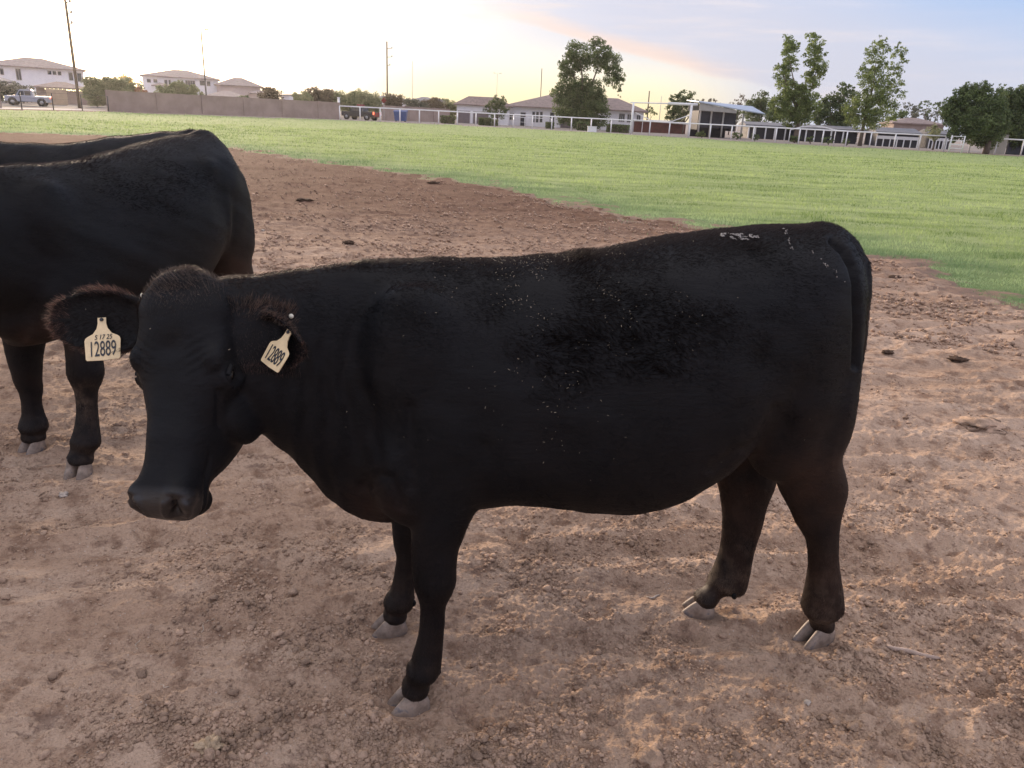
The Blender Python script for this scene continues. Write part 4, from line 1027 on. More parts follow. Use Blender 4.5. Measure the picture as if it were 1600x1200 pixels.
def soil_material():
    m, T, b = new_mat('trampled_soil')
    P = T.new('ShaderNodeNewGeometry').outputs['Position']
    n1 = T.noise(P, .7, 6, .62, .3); n2 = T.noise(P, 9.0, 6, .65); n3_ = T.noise(P, 70.0, 4, .6)
    st = T.noise(T.mapping(P, scale=(.8, 3.6, 1), rot=(0, 0, R(-14))), 1.0, 6, .6, .4)
    c = T.mix(T.sstep(n1, .32, .68), SOIL[0], SOIL[1])
    c = T.mix(T.m('MULTIPLY', T.sstep(st, .40, .66), .65), c, SOIL[2])
    c = T.mix(T.m('MULTIPLY', T.sstep(n2, .48, .66), .75), c, SOIL[3])
    c = T.mix(T.m('MULTIPLY', T.sstep(n3_, .56, .74), .45), c, (.56, .445, .36))
    c = T.mix(T.m('MULTIPLY', T.sstep(n3_, .44, .30), .45), c, (.17, .105, .078))
    vo = T.new('ShaderNodeTexVoronoi'); T.link(P, vo.inputs['Vector']); vo.inputs['Scale'].default_value = 55.0
    c = T.mix(T.m('MULTIPLY', T.sstep(vo.outputs['Distance'], .16, .08), T.sstep(T.noise(P, 21.0, 2), .55, .6)), c, (.60, .52, .45))
    c = T.mix(T.m('MULTIPLY', T.sstep(T.noise(T.mapping(P, scale=(1, 1.8, 1)), 7.0, 5, .7), .56, .68), .6), c, (.17, .11, .085))
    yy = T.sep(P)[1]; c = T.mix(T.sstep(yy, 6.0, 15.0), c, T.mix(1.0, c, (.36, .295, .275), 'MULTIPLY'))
    # distance towards the road: greyer, paler
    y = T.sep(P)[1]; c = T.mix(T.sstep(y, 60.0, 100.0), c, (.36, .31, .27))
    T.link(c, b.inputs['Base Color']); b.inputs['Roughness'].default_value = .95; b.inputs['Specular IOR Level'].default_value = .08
    bn = T.new('ShaderNodeBump'); bn.inputs['Strength'].default_value = .75; bn.inputs['Distance'].default_value = .012
    h = T.m('ADD', T.noise(P, 110.0, 5, .7), T.m('MULTIPLY', T.noise(P, 26.0, 6, .65), 1.6)); T.link(h, bn.inputs['Height'])
    b2 = T.new('ShaderNodeBump'); b2.inputs['Strength'].default_value = .8; b2.inputs['Distance'].default_value = .10
    T.link(T.noise(T.mapping(P, scale=(1, 2.2, 1)), 3.2, 7, .7), b2.inputs['Height']); T.link(bn.outputs[0], b2.inputs['Normal'])
    b2.inputs['Strength'].default_value = .45
    b3 = T.new('ShaderNodeBump'); b3.inputs['Strength'].default_value = .7; b3.inputs['Distance'].default_value = .035; T.link(T.noise(P, 11.0, 5, .7), b3.inputs['Height']); T.link(b2.outputs[0], b3.inputs['Normal']); T.link(b3.outputs[0], b.inputs['Normal'])
    return m
SOIL = [(.43, .292, .205), (.53, .374, .272), (.62, .462, .350), (.23, .14, .094)]
M_SOIL = soil_material()
def turf_material():
    m, T, b = new_mat('turf')
    P = T.new('ShaderNodeNewGeometry').outputs['Position']
    at = T.new('ShaderNodeAttribute'); at.attribute_name = 'edge'
    n = T.noise(T.mapping(P, scale=(.35, 1.1, 1)), 1.0, 6, .65); n2 = T.noise(P, 3.0, 6, .7)
    c = T.mix(T.sstep(n, .35, .65), (.26, .34, .12), (.38, .45, .21))
    c = T.mix(T.m('MULTIPLY', T.sstep(n2, .5, .7), .5), c, (.20, .28, .07))
    c = T.mix(T.m('MULTIPLY', at.outputs['Fac'], .75), c, (.13, .21, .085))
    ab = T.new('ShaderNodeAttribute'); ab.attribute_name = 'bare'; c = T.mix(T.sstep(T.m('ADD', ab.outputs['Fac'], T.m('MULTIPLY', T.m('SUBTRACT', T.noise(P, 9.0, 5, .7), .5), 1.1)), .25, .6), c, (.30, .205, .155))
    T.link(c, b.inputs['Base Color']); b.inputs['Roughness'].default_value = .9; b.inputs['Specular IOR Level'].default_value = .1
    bn = T.new('ShaderNodeBump'); bn.inputs['Strength'].default_value = .8; bn.inputs['Distance'].default_value = .12; T.link(T.noise(T.mapping(P, scale=(1, 1.6, 1)), 5.0, 7, .75), bn.inputs['Height']); T.link(bn.outputs[0], b.inputs['Normal'])
    return m
M_TURF = turf_material()
def grass_material():
    m, T, b = new_mat('grass_blade')
    at = T.new('ShaderNodeAttribute'); at.attribute_name = 'edge'; ar = T.new('ShaderNodeAttribute'); ar.attribute_name = 'tint'
    c = T.mix(ar.outputs['Fac'], (.15, .235, .065), (.52, .63, .26))
    c = T.mix(T.m('MULTIPLY', at.outputs['Fac'], .85), c, T.mix(ar.outputs['Fac'], (.13, .23, .115), (.37, .50, .29)))
    T.link(c, b.inputs['Base Color']); b.inputs['Roughness'].default_value = .55; b.inputs['Specular IOR Level'].default_value = .25
    tr = T.new('ShaderNodeBsdfTranslucent'); T.link(c, tr.inputs[0]); mx = T.new('ShaderNodeMixShader'); mx.inputs[0].default_value = .45
    T.link(b.outputs[0], mx.inputs[1]); T.link(tr.outputs[0], mx.inputs[2]); out = [n for n in T.nt.nodes if n.type == 'OUTPUT_MATERIAL'][0]; T.link(mx.outputs[0], out.inputs[0])
    return m
M_GRASS = grass_material()

def build_ground():
    Q = 1.0
    # rings at equal view angles: fine near the feet, coarse far away; whole circle, denser to the front
    th = np.concatenate([np.linspace(R(62), R(1.9), int(980 * Q)), R(1.9) * np.linspace(1, .045, 46)[1:]])
    r = 1.65 / np.tan(th); r = np.concatenate([[.15, .4, .65], r, [2500, 5200]])
    front = np.linspace(R(-40), R(40), int(1040 * Q)); side = np.linspace(R(40), R(90), int(160 * Q))[1:]; back = np.linspace(R(90), R(270), 60)[1:-1]
    az_ = np.concatenate([front, side, back, -side[::-1]]); na = len(az_)
    A, Rr = np.meshgrid(az_, r); x = Rr * np.sin(A); y = Rr * np.cos(A)
    dr = np.gradient(r)[:, None] * np.ones(na)[None]; cell = np.maximum(dr * .6, .0013 * Rr)
    z = np.zeros(x.shape); near = r < 45
    blk = np.array_split(np.nonzero(near)[0], 12)
    for b_ in blk: z[b_] = soil_h(x[b_], y[b_], np.clip(cell[b_], .001, 1))
    z *= np.clip((45 - Rr) / 15, 0, 1)
    d = dist_poly(x.ravel(), y.ravel(), EDGE).reshape(x.shape)
    wob = .50 * fbm(x * .9, y * .9, 3, 77) + .30 * vnoise(x * 2.4, y * 2.4, 79) + .20 * vnoise(x * 6, y * 6, 78)
    fine = Rr < 60
    inside = in_poly(x, y, FIELD); sd = np.where(inside, d, -d); sd = np.where(fine, sd + wob * np.clip(Rr / 12, .5, 1.6), sd); fieldv = np.where(fine & (d < 3), sd > 0, inside)
    z = np.where(fieldv, z * np.exp(-np.maximum(sd, 0) / .6) + .02 * fbm(x * .25, y * .25, 2, 5), z)
    nr_, nc = x.shape; idx = np.arange(nr_ * nc).reshape(nr_, nc)
    nx = np.roll(idx, -1, axis=1); q = np.stack([idx[:-1], nx[:-1], nx[1:], idx[1:]], -1).reshape(-1, 4)[:, ::-1]
    fq = fieldv.ravel()[q].mean(1) > .5
    V = np.stack([x.ravel(), y.ravel(), z.ravel()], 1)
    def sub(mask, name, mat, extra=None):
        f = q[mask]; u, inv = np.unique(f, return_inverse=True); o = mesh_obj(name, V[u], inv.reshape(-1, 4), mat, None, True, extra(u) if extra else None)
        o['kind'] = 'structure'; return o
    sub(~fq, 'ground', M_SOIL)
    sub(fq, 'grass_field', M_TURF, lambda u: {'edge': np.clip(1 - (np.abs(sd.ravel()[u]) - .5) / 3.0, 0, 1), 'bare': np.clip(1 - sd.ravel()[u] / .9, 0, 1)})
build_ground()

def build_grass():
    n = 620000; r_ = np.random.default_rng(5)
    inv = r_.uniform(1 / 112.0, 1 / 5.2, n) ; rad = 1 / inv
    rad[: n // 5] = r_.uniform(6, 60, n // 5)
    az_ = r_.uniform(R(-41), R(62), n); x = rad * np.sin(az_); y = rad * np.cos(az_)
    wob = .50 * fbm(x * .9, y * .9, 3, 77) + .30 * vnoise(x * 2.4, y * 2.4, 79) + .20 * vnoise(x * 6, y * 6, 78)
    k = in_poly(x, y, FIELD); d = dist_poly(x, y, EDGE); sd = np.where(k, d, -d) + wob * np.clip(rad / 12, .5, 1.6)
    keep = np.where(d < 3, sd + r_.exponential(.38, n) * (r_.random(n) < .5) > 0, k)
    thin = fbm(x * 1.4, y * 1.4, 3, 88); keep &= (thin + r_.normal(0, .25, n) > -.45) | (sd < 1.0) | (rad > 25); keep &= r_.random(n) < np.clip(.30 + sd / .9, .10, 1)
    x, y, rad, sd = x[keep], y[keep], rad[keep], np.maximum(sd[keep], 0); n = len(x)
    clump = fbm(x * .8, y * .8, 3, 91)
    h = (.030 + .022 * r_.random(n)) * (1 + .7 * clump) * np.clip(.55 + sd / 1.2, .5, 1) * (1 + rad / 90); w = np.maximum(.0045, rad * .00052) * r_.uniform(.7, 1.3, n)
    a = r_.uniform(0, 2 * np.pi, n); ca, sa = np.cos(a), np.sin(a); lean = r_.uniform(.2, 1.0, n) * h; la = r_.uniform(0, 2 * np.pi, n)
    z0 = .02 * fbm(x * .25, y * .25, 2, 5) - .004
    B0 = np.stack([x - ca * w / 2, y - sa * w / 2, z0], 1); B1 = np.stack([x + ca * w / 2, y + sa * w / 2, z0], 1)
    M0 = np.stack([x - ca * w * .35 + np.cos(la) * lean * .35, y - sa * w * .35 + np.sin(la) * lean * .35, z0 + h * .6], 1); M1 = M0 + np.stack([ca * w * .7, sa * w * .7, 0 * w], 1)
    T_ = np.stack([x + np.cos(la) * lean, y + np.sin(la) * lean, z0 + h], 1)
    V = np.stack([B0, B1, M1, M0, T_], 1).reshape(-1, 3); b = np.arange(n)[:, None] * 5
    F = np.concatenate([b + [[0, 1, 2]], b + [[0, 2, 3]], b + [[3, 2, 4]]])
    edge = np.clip(1 - (sd - .5) / 3.0, 0, 1); streak = fbm(x * .22, y * .9, 3, 93); dk = np.clip((fbm(x * .45, y * 1.3, 3, 95) - .12) / .22, 0, 1); tint = np.clip(.72 + .6 * streak - .55 * dk + r_.normal(0, .14, n), 0, 1)  # dark tint streaks painted in place of shade between the grass clumps
    o = mesh_obj('grass', V, F, M_GRASS, None, False, {'edge': np.repeat(edge, 5), 'tint': np.repeat(tint, 5)})
    tag(o, 'short green pasture grass beyond the bare soil', None, None, 'stuff')
build_grass()

def ico(sub=0):
    bm = bmesh.new(); bmesh.ops.create_icosphere(bm, subdivisions=sub + 1, radius=1.0); v = np.array([x.co[:] for x in bm.verts]); f = np.array([[q.index for q in p.verts] for p in bm.faces]); bm.free(); return v, f
def build_clods():
    r_ = np.random.default_rng(15); Vs, Fs, off = [], [], 0
    for sub, n, lo, hi, rmin, rmax in ((1, 4600, 1.25, 8.0, .005, .018), (0, 90000, 1.2, 10.0, .002, .0085), (0, 26000, 7.0, 30.0, .008, .032)):
        m = n * 5; rad = 1 / r_.uniform(1 / hi, 1 / lo, m); a = r_.uniform(R(-50), R(50), m); x, y = rad * np.sin(a), rad * np.cos(a)
        pr = np.clip(.24 + .8 * fbm(x * 1.1, y * 1.1, 2, 23) + .7 * fbm(x * 4, y * 4, 2, 24), .03, 1)
        k = (r_.random(m) < pr)
        for f in FEET: k &= np.hypot(x - f[0], y - f[1]) > .09
        k &= ~(in_poly(x, y, FIELD)); x, y, rad = x[k][:n], y[k][:n], rad[k][:n]; n = len(x)
        s = rmin + (rmax - rmin) * r_.random(n) ** 3.2; z = soil_h(x, y, .0025) + s * .28
        v, f = ico(sub); nv = len(v)
        jit = 1 + r_.uniform(-.38, .28, (n, nv, 1)); P = v[None] * jit
        sc = np.stack([np.ones(n), r_.uniform(.6, 1, n), r_.uniform(.45, .8, n)], 1)[:, None]; P = P * sc
        t = r_.uniform(0, 2 * np.pi, n)[:, None]; tl = r_.normal(0, .35, n)[:, None]
        X = P[..., 0] * np.cos(t) - P[..., 1] * np.sin(t); Y = P[..., 0] * np.sin(t) + P[..., 1] * np.cos(t); Z = P[..., 2]
        Y, Z = Y * np.cos(tl) - Z * np.sin(tl), Y * np.sin(tl) + Z * np.cos(tl)
        P = np.stack([X, Y, Z], -1) * s[:, None, None] + np.stack([x, y, z], 1)[:, None]
        Vs.append(P.reshape(-1, 3)); Fs.append((f[None] + (np.arange(n) * nv)[:, None, None]).reshape(-1, 3) + off); off += n * nv
    o = mesh_obj('soil_clods', np.concatenate(Vs), np.concatenate(Fs), M_CLOD, None, False); tag(o, 'loose crumbs and clods of dry brown soil strewn over the ground', None, None, 'stuff')
M_CLOD = flat_mat('clod', (.50, .355, .262), .95, .35, 11.0, .8, 160, spec=.05)
build_clods()

# single things lying on the soil
def lump(name, px, py, size, mat, label, cat, seed, group=None, flat=.6, elong=1.0, sink=.25, rotz=0.0, sub=2):
    v, f = ico(sub); c = at_z(px, py); c[2] = float(soil_h(np.array([c[0]]), np.array([c[1]]), .01)[0])
    P = v.copy(); q = P * 2.2 + seed * 3.1; d = np.array([mnoise.noise(Vector(t)) for t in q]) * .5 + np.array([mnoise.noise(Vector(t * 2.7)) for t in q]) * .25; P = P * (1 + 1.6 * d)[:, None]
    P = P * np.array([elong, 1, flat]) * size; cr, sr = math.cos(rotz), math.sin(rotz); P = np.stack([P[:, 0] * cr - P[:, 1] * sr, P[:, 0] * sr + P[:, 1] * cr, P[:, 2]], 1) + c + np.array([0, 0, size * flat * (1 - sink) * .6])
    o = mesh_obj(name, P, f, mat, None, False); tag(o, label, cat, group); return settle(o, c)
M_STONE = flat_mat('pale_stone', (.50, .43, .37), .85, .2, 40, .5, 120, spec=.2)
M_DUNG = flat_mat('dry_dung', (.10, .068, .05), .95, .3, 30, .8, 60, spec=.05)
M_WOOD = flat_mat('weathered_wood', (.40, .31, .26), .85, .25, 30, .5, 90, spec=.1)
M_CHAFF = flat_mat('chaff', (.50, .38, .26), .9, .25, 60, .6, 200, spec=.1)
lump('stone', 652, 1112, .013, M_STONE, 'small pale stone beside the near front hoof of the heifer', 'stone', 1)
lump('stone', 1259, 1106, .010, M_STONE, 'small pale stone on the bare soil below the hind hooves', 'stone', 2)
lump('stone', 411, 362, .022, M_STONE, 'white pebble on the far soil right behind the second cow', 'stone', 3)
lump('stone', 100, 777, .018, M_STONE, 'pale stone on the soil below the hooves of the cow at the left edge', 'stone', 4)
lump('soil_clod', 1016, 1192, .038, M_CLOD, 'large brown clod at the bottom edge of the picture', 'clod', 5, flat=.6)
lump('soil_clod', 906, 1093, .021, M_CLOD, 'rounded brown clod in the small heap between the front and hind hooves', 'clod', 6, flat=.8)
lump('dung', 1178, 577, .03, M_DUNG, 'dark dung patch, the nearer one on the bare soil right of the tail', 'dung', 7) if False else None
for i, (px, py, s_, lab) in enumerate([(1494, 571, .045, 'dark dung crumb on the soil at the right, nearest the middle height'), (1397, 438, .05, 'dark dung crumb near the grass edge just right of the tail'), (1386, 556, .030, 'small dark dung crumb on the soil close beside the tail end'),
                                      (1530, 673, .10, 'broad flat brown dung pat on the soil at the right'), (678, 288, .10, 'dark dung pat on the far soil close to the grass edge'), (475, 316, .10, 'dark dung pat on the far soil right of the second cow'), (545, 385, .05, 'dark dung pat on the far soil above the heifer\'s neck')]):
    lump('dung', px, py, s_, M_DUNG if i != 3 else M_CLOD, lab, 'dung', 10 + i, flat=.28 if s_ > .08 else .5, elong=1.3, sub=2)
lump('chaff_clump', 327, 1184, .030, M_CHAFF, 'pale straw coloured clump of chaff on the soil at the bottom left', 'clump', 30, flat=.6, sub=3)
def stick(name, px0, py0, px1, py1, rad, mat, label, cat, bend=.0, group=None):
    a, b_ = at_z(px0, py0), at_z(px1, py1); pts, rr = [], []
    for i, t in enumerate(np.linspace(0, 1, 9)):
        p = a * (1 - t) + b_ * t; sd = unit(np.cross(b_ - a, [0, 0, 1])); p = p + sd * (bend * math.sin(math.pi * t) + .004 * math.sin(9 * t + px0)) * 1.0
        p[2] = float(soil_h(p[:1], p[1:2], .02)[0]) + rad * .7; pts.append(p); rr.append(rad * (.7 + .4 * math.sin(3.1 * t + .3) + .1 * math.sin(17 * t)))
    o = MB().tube(pts, rr, 8).build(name, mat, None, True); tag(o, label, cat, group); return settle(o, pts[0])
stick('stick', 1383, 1016, 1466, 1038, .0085, M_WOOD, 'weathered stick lying on the soil right of the hind hooves', 'stick', .006)
stick('bone_chip', 1010, 935, 1030, 930, .004, M_STONE, 'thin white curved chip on the soil left of the far hind hoof', 'chip', .006)
M_STALK = flat_mat('dry_stalk', (.50, .42, .34), .8, .2, 60)
for i, (x0, y0, x1, y1, lab) in enumerate([(218, 1004, 213, 1022, 'short dry stalk standing on the soil at the lower left, right of the dark clods'), (325, 980, 316, 996, 'thin dry stalk on the soil in front of the muzzle'), (253, 1076, 264, 1082, 'tiny dry stalk lying on the soil at the lower left below the others'),
                                            (383, 1134, 402, 1138, 'curved dry stalk on the soil near the bottom left of the front hooves'), (1384, 1045, 1415, 1049, 'pale dry stalk lying just below the weathered stick')]):
    stick('dry_stalk', x0, y0, x1, y1, .0014, M_STALK, lab, 'stalk', .004, 'dry stalks on the soil')
# ------------------------------------------------------------------ beyond the pasture
M_STUCCO = flat_mat('white_stucco', (.86, .85, .88), .9, .04, 1.0, .3, 30)
M_STUCCO2 = flat_mat('pinkish_stucco', (.60, .50, .47), .9, .05, 1.0, .3, 30)
M_TILE = flat_mat('brown_roof_tile', (.26, .20, .18), .85, .22, 2.2, .6, 12)
M_TILE2 = flat_mat('grey_brown_tile', (.33, .27, .25), .85, .18, 2.0, .6, 12)
M_SHINGLE = flat_mat('grey_shingle', (.20, .20, .215), .85, .15, 1.5, .4, 12)
M_BLOCK = flat_mat('tan_block', (.34, .265, .235), .9, .12, .8, .5, 8)
M_BLOCK2 = flat_mat('grey_block', (.40, .375, .34), .9, .08, 1.0, .4, 8)
M_GLASS = flat_mat('window_glass', (.05, .055, .065), .15, .2, 1.5)
M_FRAME = flat_mat('window_frame', (.62, .60, .60), .6, .05)
M_GARAGE = flat_mat('garage_door', (.17, .14, .15), .6, .1, 2)
M_PIPE = flat_mat('white_pipe', (.86, .86, .88), .5, .06, 3.0)
M_STEEL = flat_mat('dark_steel', (.055, .05, .05), .6, .2, 4)
M_POLE = flat_mat('pole_wood', (.20, .155, .11), .9, .2, 3, .4, 20)
M_PALEPOLE = flat_mat('pale_pole', (.40, .40, .40), .6, .1)
M_LIGHTPOLE = flat_mat('street_light_metal', (.10, .10, .10), .6, .1)
M_DARK = flat_mat('dark_screen', (.035, .034, .045), .7, .2, 2)
M_RUST = flat_mat('red_brown_panel', (.13, .045, .032), .7, .25, 1.2, .3, 9)
M_METAL = flat_mat('galvanised_roof', (.46, .52, .62), .5, .08, 1.0, .2, 6, metal=.6)
M_GALV = flat_mat('shed_gable', (.40, .38, .36), .6, .08, 2.0)
M_BLUE = flat_mat('blue_bin', (.045, .085, .24), .5, .1, 3)
M_CONC = flat_mat('concrete', (.50, .46, .43), .9, .08, .6, .3, 6)
M_BARK = flat_mat('bark', (.16, .125, .10), .9, .25, 6, .6, 20)
M_TYRE = flat_mat('tyre', (.02, .02, .022), .85, .1)
M_RIM = flat_mat('wheel_rim', (.38, .38, .40), .35, .1, metal=.6)
M_SILVER = flat_mat('silver_paint', (.42, .44, .52), .3, .05, metal=.3)
M_BLACKP = flat_mat('black_paint', (.02, .022, .03), .25, .05)
M_REDP = flat_mat('red_paint', (.22, .02, .018), .35, .1)
M_WSHIELD = flat_mat('windscreen', (.10, .14, .20), .1, .05)
M_HEADL = flat_mat('headlight_on', (.9, .85, .6), .3, .02, emit=(1.0, .86, .42), estr=1.6)
M_HEADW = flat_mat('headlight_white', (.9, .9, .9), .3, .02, emit=(1.0, .97, .9), estr=1.8)
M_TAILL = flat_mat('tail_light_on', (.8, .1, .05), .3, .02, emit=(1.0, .22, .10), estr=1.5)
M_LAMP = flat_mat('string_light', (.9, .85, .6), .3, .02, emit=(1.0, .82, .45), estr=1.5)
M_TANB = flat_mat('tan_board', (.52, .40, .29), .85, .1, 1.5)

def leaf_mat(name, dark, light, trans=.4):
    m, T, b = new_mat(name)
    at = T.new('ShaderNodeAttribute'); at.attribute_name = 'tint'
    c = T.mix(at.outputs['Fac'], dark, light)
    T.link(c, b.inputs['Base Color']); b.inputs['Roughness'].default_value = .6; b.inputs['Specular IOR Level'].default_value = .2
    tr = T.new('ShaderNodeBsdfTranslucent'); T.link(c, tr.inputs[0]); mx = T.new('ShaderNodeMixShader'); mx.inputs[0].default_value = trans
    T.link(b.outputs[0], mx.inputs[1]); T.link(tr.outputs[0], mx.inputs[2]); T.link(mx.outputs[0], [q for q in T.nt.nodes if q.type == 'OUTPUT_MATERIAL'][0].inputs[0])
    return m
L_DARK = leaf_mat('leaf_dark', (.075, .105, .045), (.23, .29, .12))
L_COTTON = leaf_mat('leaf_cottonwood', (.10, .14, .05), (.34, .41, .15), .45)
L_MID = leaf_mat('leaf_mid', (.085, .115, .05), (.24, .28, .13))
L_BUSH = leaf_mat('leaf_bush', (.20, .22, .12), (.42, .44, .25), .45)
L_BROWN = leaf_mat('leaf_brown', (.10, .08, .055), (.22, .18, .12))
L_ORANGE = leaf_mat('leaf_orange', (.30, .16, .09), (.55, .33, .20), .45)
L_YELLOW = leaf_mat('leaf_yellow', (.42, .30, .05), (.80, .60, .12), .5)
L_GREY = leaf_mat('leaf_greygreen', (.10, .11, .085), (.24, .25, .19))

def tree(name, base, Y, blobs, mat, label, cat='tree', group=None, leaf=.30, dens=1.0, trunk=None, seed=0, fill=.5):
    """blobs: (px, py, r px[, ry px]) read at distance Y; crown of leaf sprays in clumps, trunk and limbs under it"""
    r_ = np.random.default_rng(100 + seed); root = empty(name, label, cat, group)
    B = at_y(base[0], base[1], Y); B[2] = 0; mpp = Y / FPX * 1.04
    V, F, Tn, off = [], [], [], 0; cs = []
    for bl in blobs:
        px, py, rp = bl[:3]; ry = bl[3] if len(bl) > 3 else rp
        c = at_y(px, py, Y); c[1] += r_.normal(0, rp * mpp * .35); R_ = np.array([rp, rp * .9, ry]) * mpp; cs.append((c, R_))
        # sub clumps through the blob's volume, each a handful of leaf sprays
        nc = max(6, int(12 * dens * (rp * ry / 100.0) + 6)); 
        for k in range(nc):
            d = unit(r_.normal(0, 1, 3)); cc = c + d * R_ * r_.uniform(.25, 1.0) ** .6; rc = min(R_) * r_.uniform(.24, .50)
            nl = int(100 * dens * (rc / .9) ** 2 / (leaf / .3) ** 2 * fill * 2 + 10); P = r_.normal(0, 1, (nl, 3)); P /= np.linalg.norm(P, axis=1)[:, None]; P = cc + P * rc * (r_.random((nl, 1)) ** .4) * np.array([1.1, 1.1, .8])
            P = P[P[:, 2] > .15]; nl = len(P)
            if not nl: continue
            a = r_.normal(0, 1, (nl, 3)); a /= np.linalg.norm(a, axis=1)[:, None]; b_ = np.cross(a, r_.normal(0, 1, (nl, 3))); b_ /= np.linalg.norm(b_, axis=1)[:, None]
            s = leaf * r_.uniform(.5, 1.2, (nl, 1)); q = np.stack([P - a * s * .5, P + b_ * s * .30, P + a * s * .5, P - b_ * s * .26], 1)
            V.append(q.reshape(-1, 3)); F.append(np.arange(nl * 4).reshape(-1, 4) + off); off += nl * 4
            t = np.clip(r_.uniform(.1, .8) + r_.normal(0, .15, nl), 0, 1); Tn.append(np.repeat(t, 4))
    mesh_obj('crown', np.concatenate(V), np.concatenate(F), mat, root, False, {'tint': np.concatenate(Tn)})
    top = max(c[2] for c, _ in cs); tr = trunk or max(.10, .022 * top); mb = MB()
    fork = B + np.array([0, 0, max(.4, .28 * top)]); mb.tube([B, B * .5 + fork * .5 + np.array([.04, 0, 0]) * tr, fork], [tr * 1.25, tr, tr * .85], 8)
    for c, R_ in sorted(cs, key=lambda t: -t[1][0])[:10]:
        mid = (fork * .45 + c * .55) + np.array([r_.normal(0, .2), r_.normal(0, .2), -.1 * abs(c[0] - fork[0])]); mb.tube([fork, mid, c], [tr * .6, tr * .35, tr * .10], 6)
    mb.build('trunk', M_BARK, root, True)
    return settle(root, B)

def gable_or_hip(mb, x0, x1, y0, y1, z0, z1, over=.5, hip=True, ridge_in=None):
    """hip roof solid with eaves"""
    X0, X1, Y0, Y1 = x0 - over, x1 + over, y0 - over, y1 + over; ri = ridge_in if ridge_in is not None else min((Y1 - Y0) / 2, (X1 - X0) * .42)
    ym = (Y0 + Y1) / 2; a = X0 + (ri if hip else 0); b = X1 - (ri if hip else 0); t = .18
    vs = [(X0, Y0, z0), (X1, Y0, z0), (X1, Y1, z0), (X0, Y1, z0), (X0, Y0, z0 + t), (X1, Y0, z0 + t), (X1, Y1, z0 + t), (X0, Y1, z0 + t), (a, ym, z1), (b, ym, z1)]
    fs = [(3, 2, 1, 0), (0, 1, 5, 4), (1, 2, 6, 5), (2, 3, 7, 6), (3, 0, 4, 7), (4, 5, 9, 8), (5, 6, 9), (6, 7, 8, 9), (7, 4, 8)]
    mb.add(vs, fs)
def window(parent, x, y, z, w, h, wall_y, name='window', bars=1):
    f = MB(); t = .07
    f.box(x - w / 2 - t, x + w / 2 + t, wall_y - .06, wall_y + .02, z + h, z + h + t); f.box(x - w / 2 - t, x + w / 2 + t, wall_y - .08, wall_y + .02, z - t, z)
    for sx in (-1, 1): f.box(x + sx * (w / 2 + t / 2) - t / 2, x + sx * (w / 2 + t / 2) + t / 2, wall_y - .06, wall_y + .02, z, z + h)
    for i in range(bars): xx = x - w / 2 + w * (i + 1) / (bars + 1); f.box(xx - .025, xx + .025, wall_y - .05, wall_y - .01, z, z + h)
    o = f.build(name, M_FRAME, parent); g = MB().box(x - w / 2, x + w / 2, wall_y - .03, wall_y + .01, z, z + h).build('pane', M_GLASS, o); return o
def xz(px, py, Y): p = at_y(px, py, Y); return p[0], p[2]
def house(label, Y, eave_l, eave_r, ridge_y_px, depth, wall_m, roof_m, wins=(), group=None, name='house', hip=True, over=.6, wings=(), extra=None, ridge_in=None, base=0.0):
    """eave_l / eave_r: pixels of the two ends of the front eave"""
    root = empty(name, label, 'house', group); x0, z0 = xz(*eave_l, Y); x1, z1 = xz(*eave_r, Y); ze = (z0 + z1) / 2; zr = xz((eave_l[0] + eave_r[0]) / 2, ridge_y_px, Y + depth / 2)[1]
    w = MB().box(x0 + over, x1 - over, Y, Y + depth, base, ze + .02); w.build('wall', wall_m, root)
    r = MB(); gable_or_hip(r, x0 + over, x1 - over, Y, Y + depth, ze + .02, zr, over, hip, ridge_in); r.build('roof', roof_m, root)
    for px, py0, py1, wpx, bars in wins:
        x, zt = xz(px, py0, Y); _, zb = xz(px, py1, Y); window(root, x, Y, zb, wpx * Y / FPX, zt - zb, Y, bars=bars)
    for el_, er_, rp, dy, dd in wings:
        a, b_ = xz(*el_, Y - dy), xz(*er_, Y - dy); zz = (a[1] + b_[1]) / 2; zr2 = xz((el_[0] + er_[0]) / 2, rp, Y - dy + dd / 2)[1]
        MB().box(a[0] + .4, b_[0] - .4, Y - dy, Y - .01, base, zz + .02).build('wing_wall', wall_m, root); q = MB(); gable_or_hip(q, a[0] + .4, b_[0] - .4, Y - dy, Y + .3, zz + .02, zr2, .45, hip); q.build('wing_roof', roof_m, root)
    if extra: extra(root, Y)
    # turn the front square to the line of sight from the pasture
    xc = (x0 + x1) / 2; settle(root, (xc, Y, 0)); ph = math.atan2(xc, Y) * (1.0 if xc < 0 else .5); root.rotation_euler = (0, 0, -ph); root.scale = (math.cos(ph), 1, 1)
    return root

# houses to the left
house('two-storey white house at the far left, behind the leaning utility pole', 140, (-30, 103.5), (137, 110), 91, 14, M_STUCCO, M_TILE2,
      [(77, 110.5, 116, 5, 0), (85, 111, 116.5, 5, 0), (93, 111.5, 117, 5, 0), (111, 113, 125, 6, 0), (125, 114, 127, 6, 0), (28, 108, 125, 7, 1), (3, 108, 117, 5, 0)])
house('low brown roofed outbuilding in front of the far left two-storey house', 118, (50, 137), (143, 141), 128, 9, M_BLOCK, M_TILE)
house('low grey roofed house cut off by the left edge behind the silver pickup', 108, (-40, 127), (26, 130), 119, 9, M_STUCCO, M_SHINGLE, over=.4)
house('two-storey white house above the tan wall, left of the street light', 180, (219, 120), (346, 124.5), 109.5, 15, M_STUCCO, M_TILE2,
      [(233, 124, 129, 5, 0), (243, 124, 129, 5, 0), (259, 125, 134, 4, 0), (265, 125, 134, 3, 0), (297, 126, 136, 14, 3), (316, 126, 133, 7, 0), (326, 127, 134, 5, 0)], wings=[((228, 133), (258, 136), 129, 3, 6)])
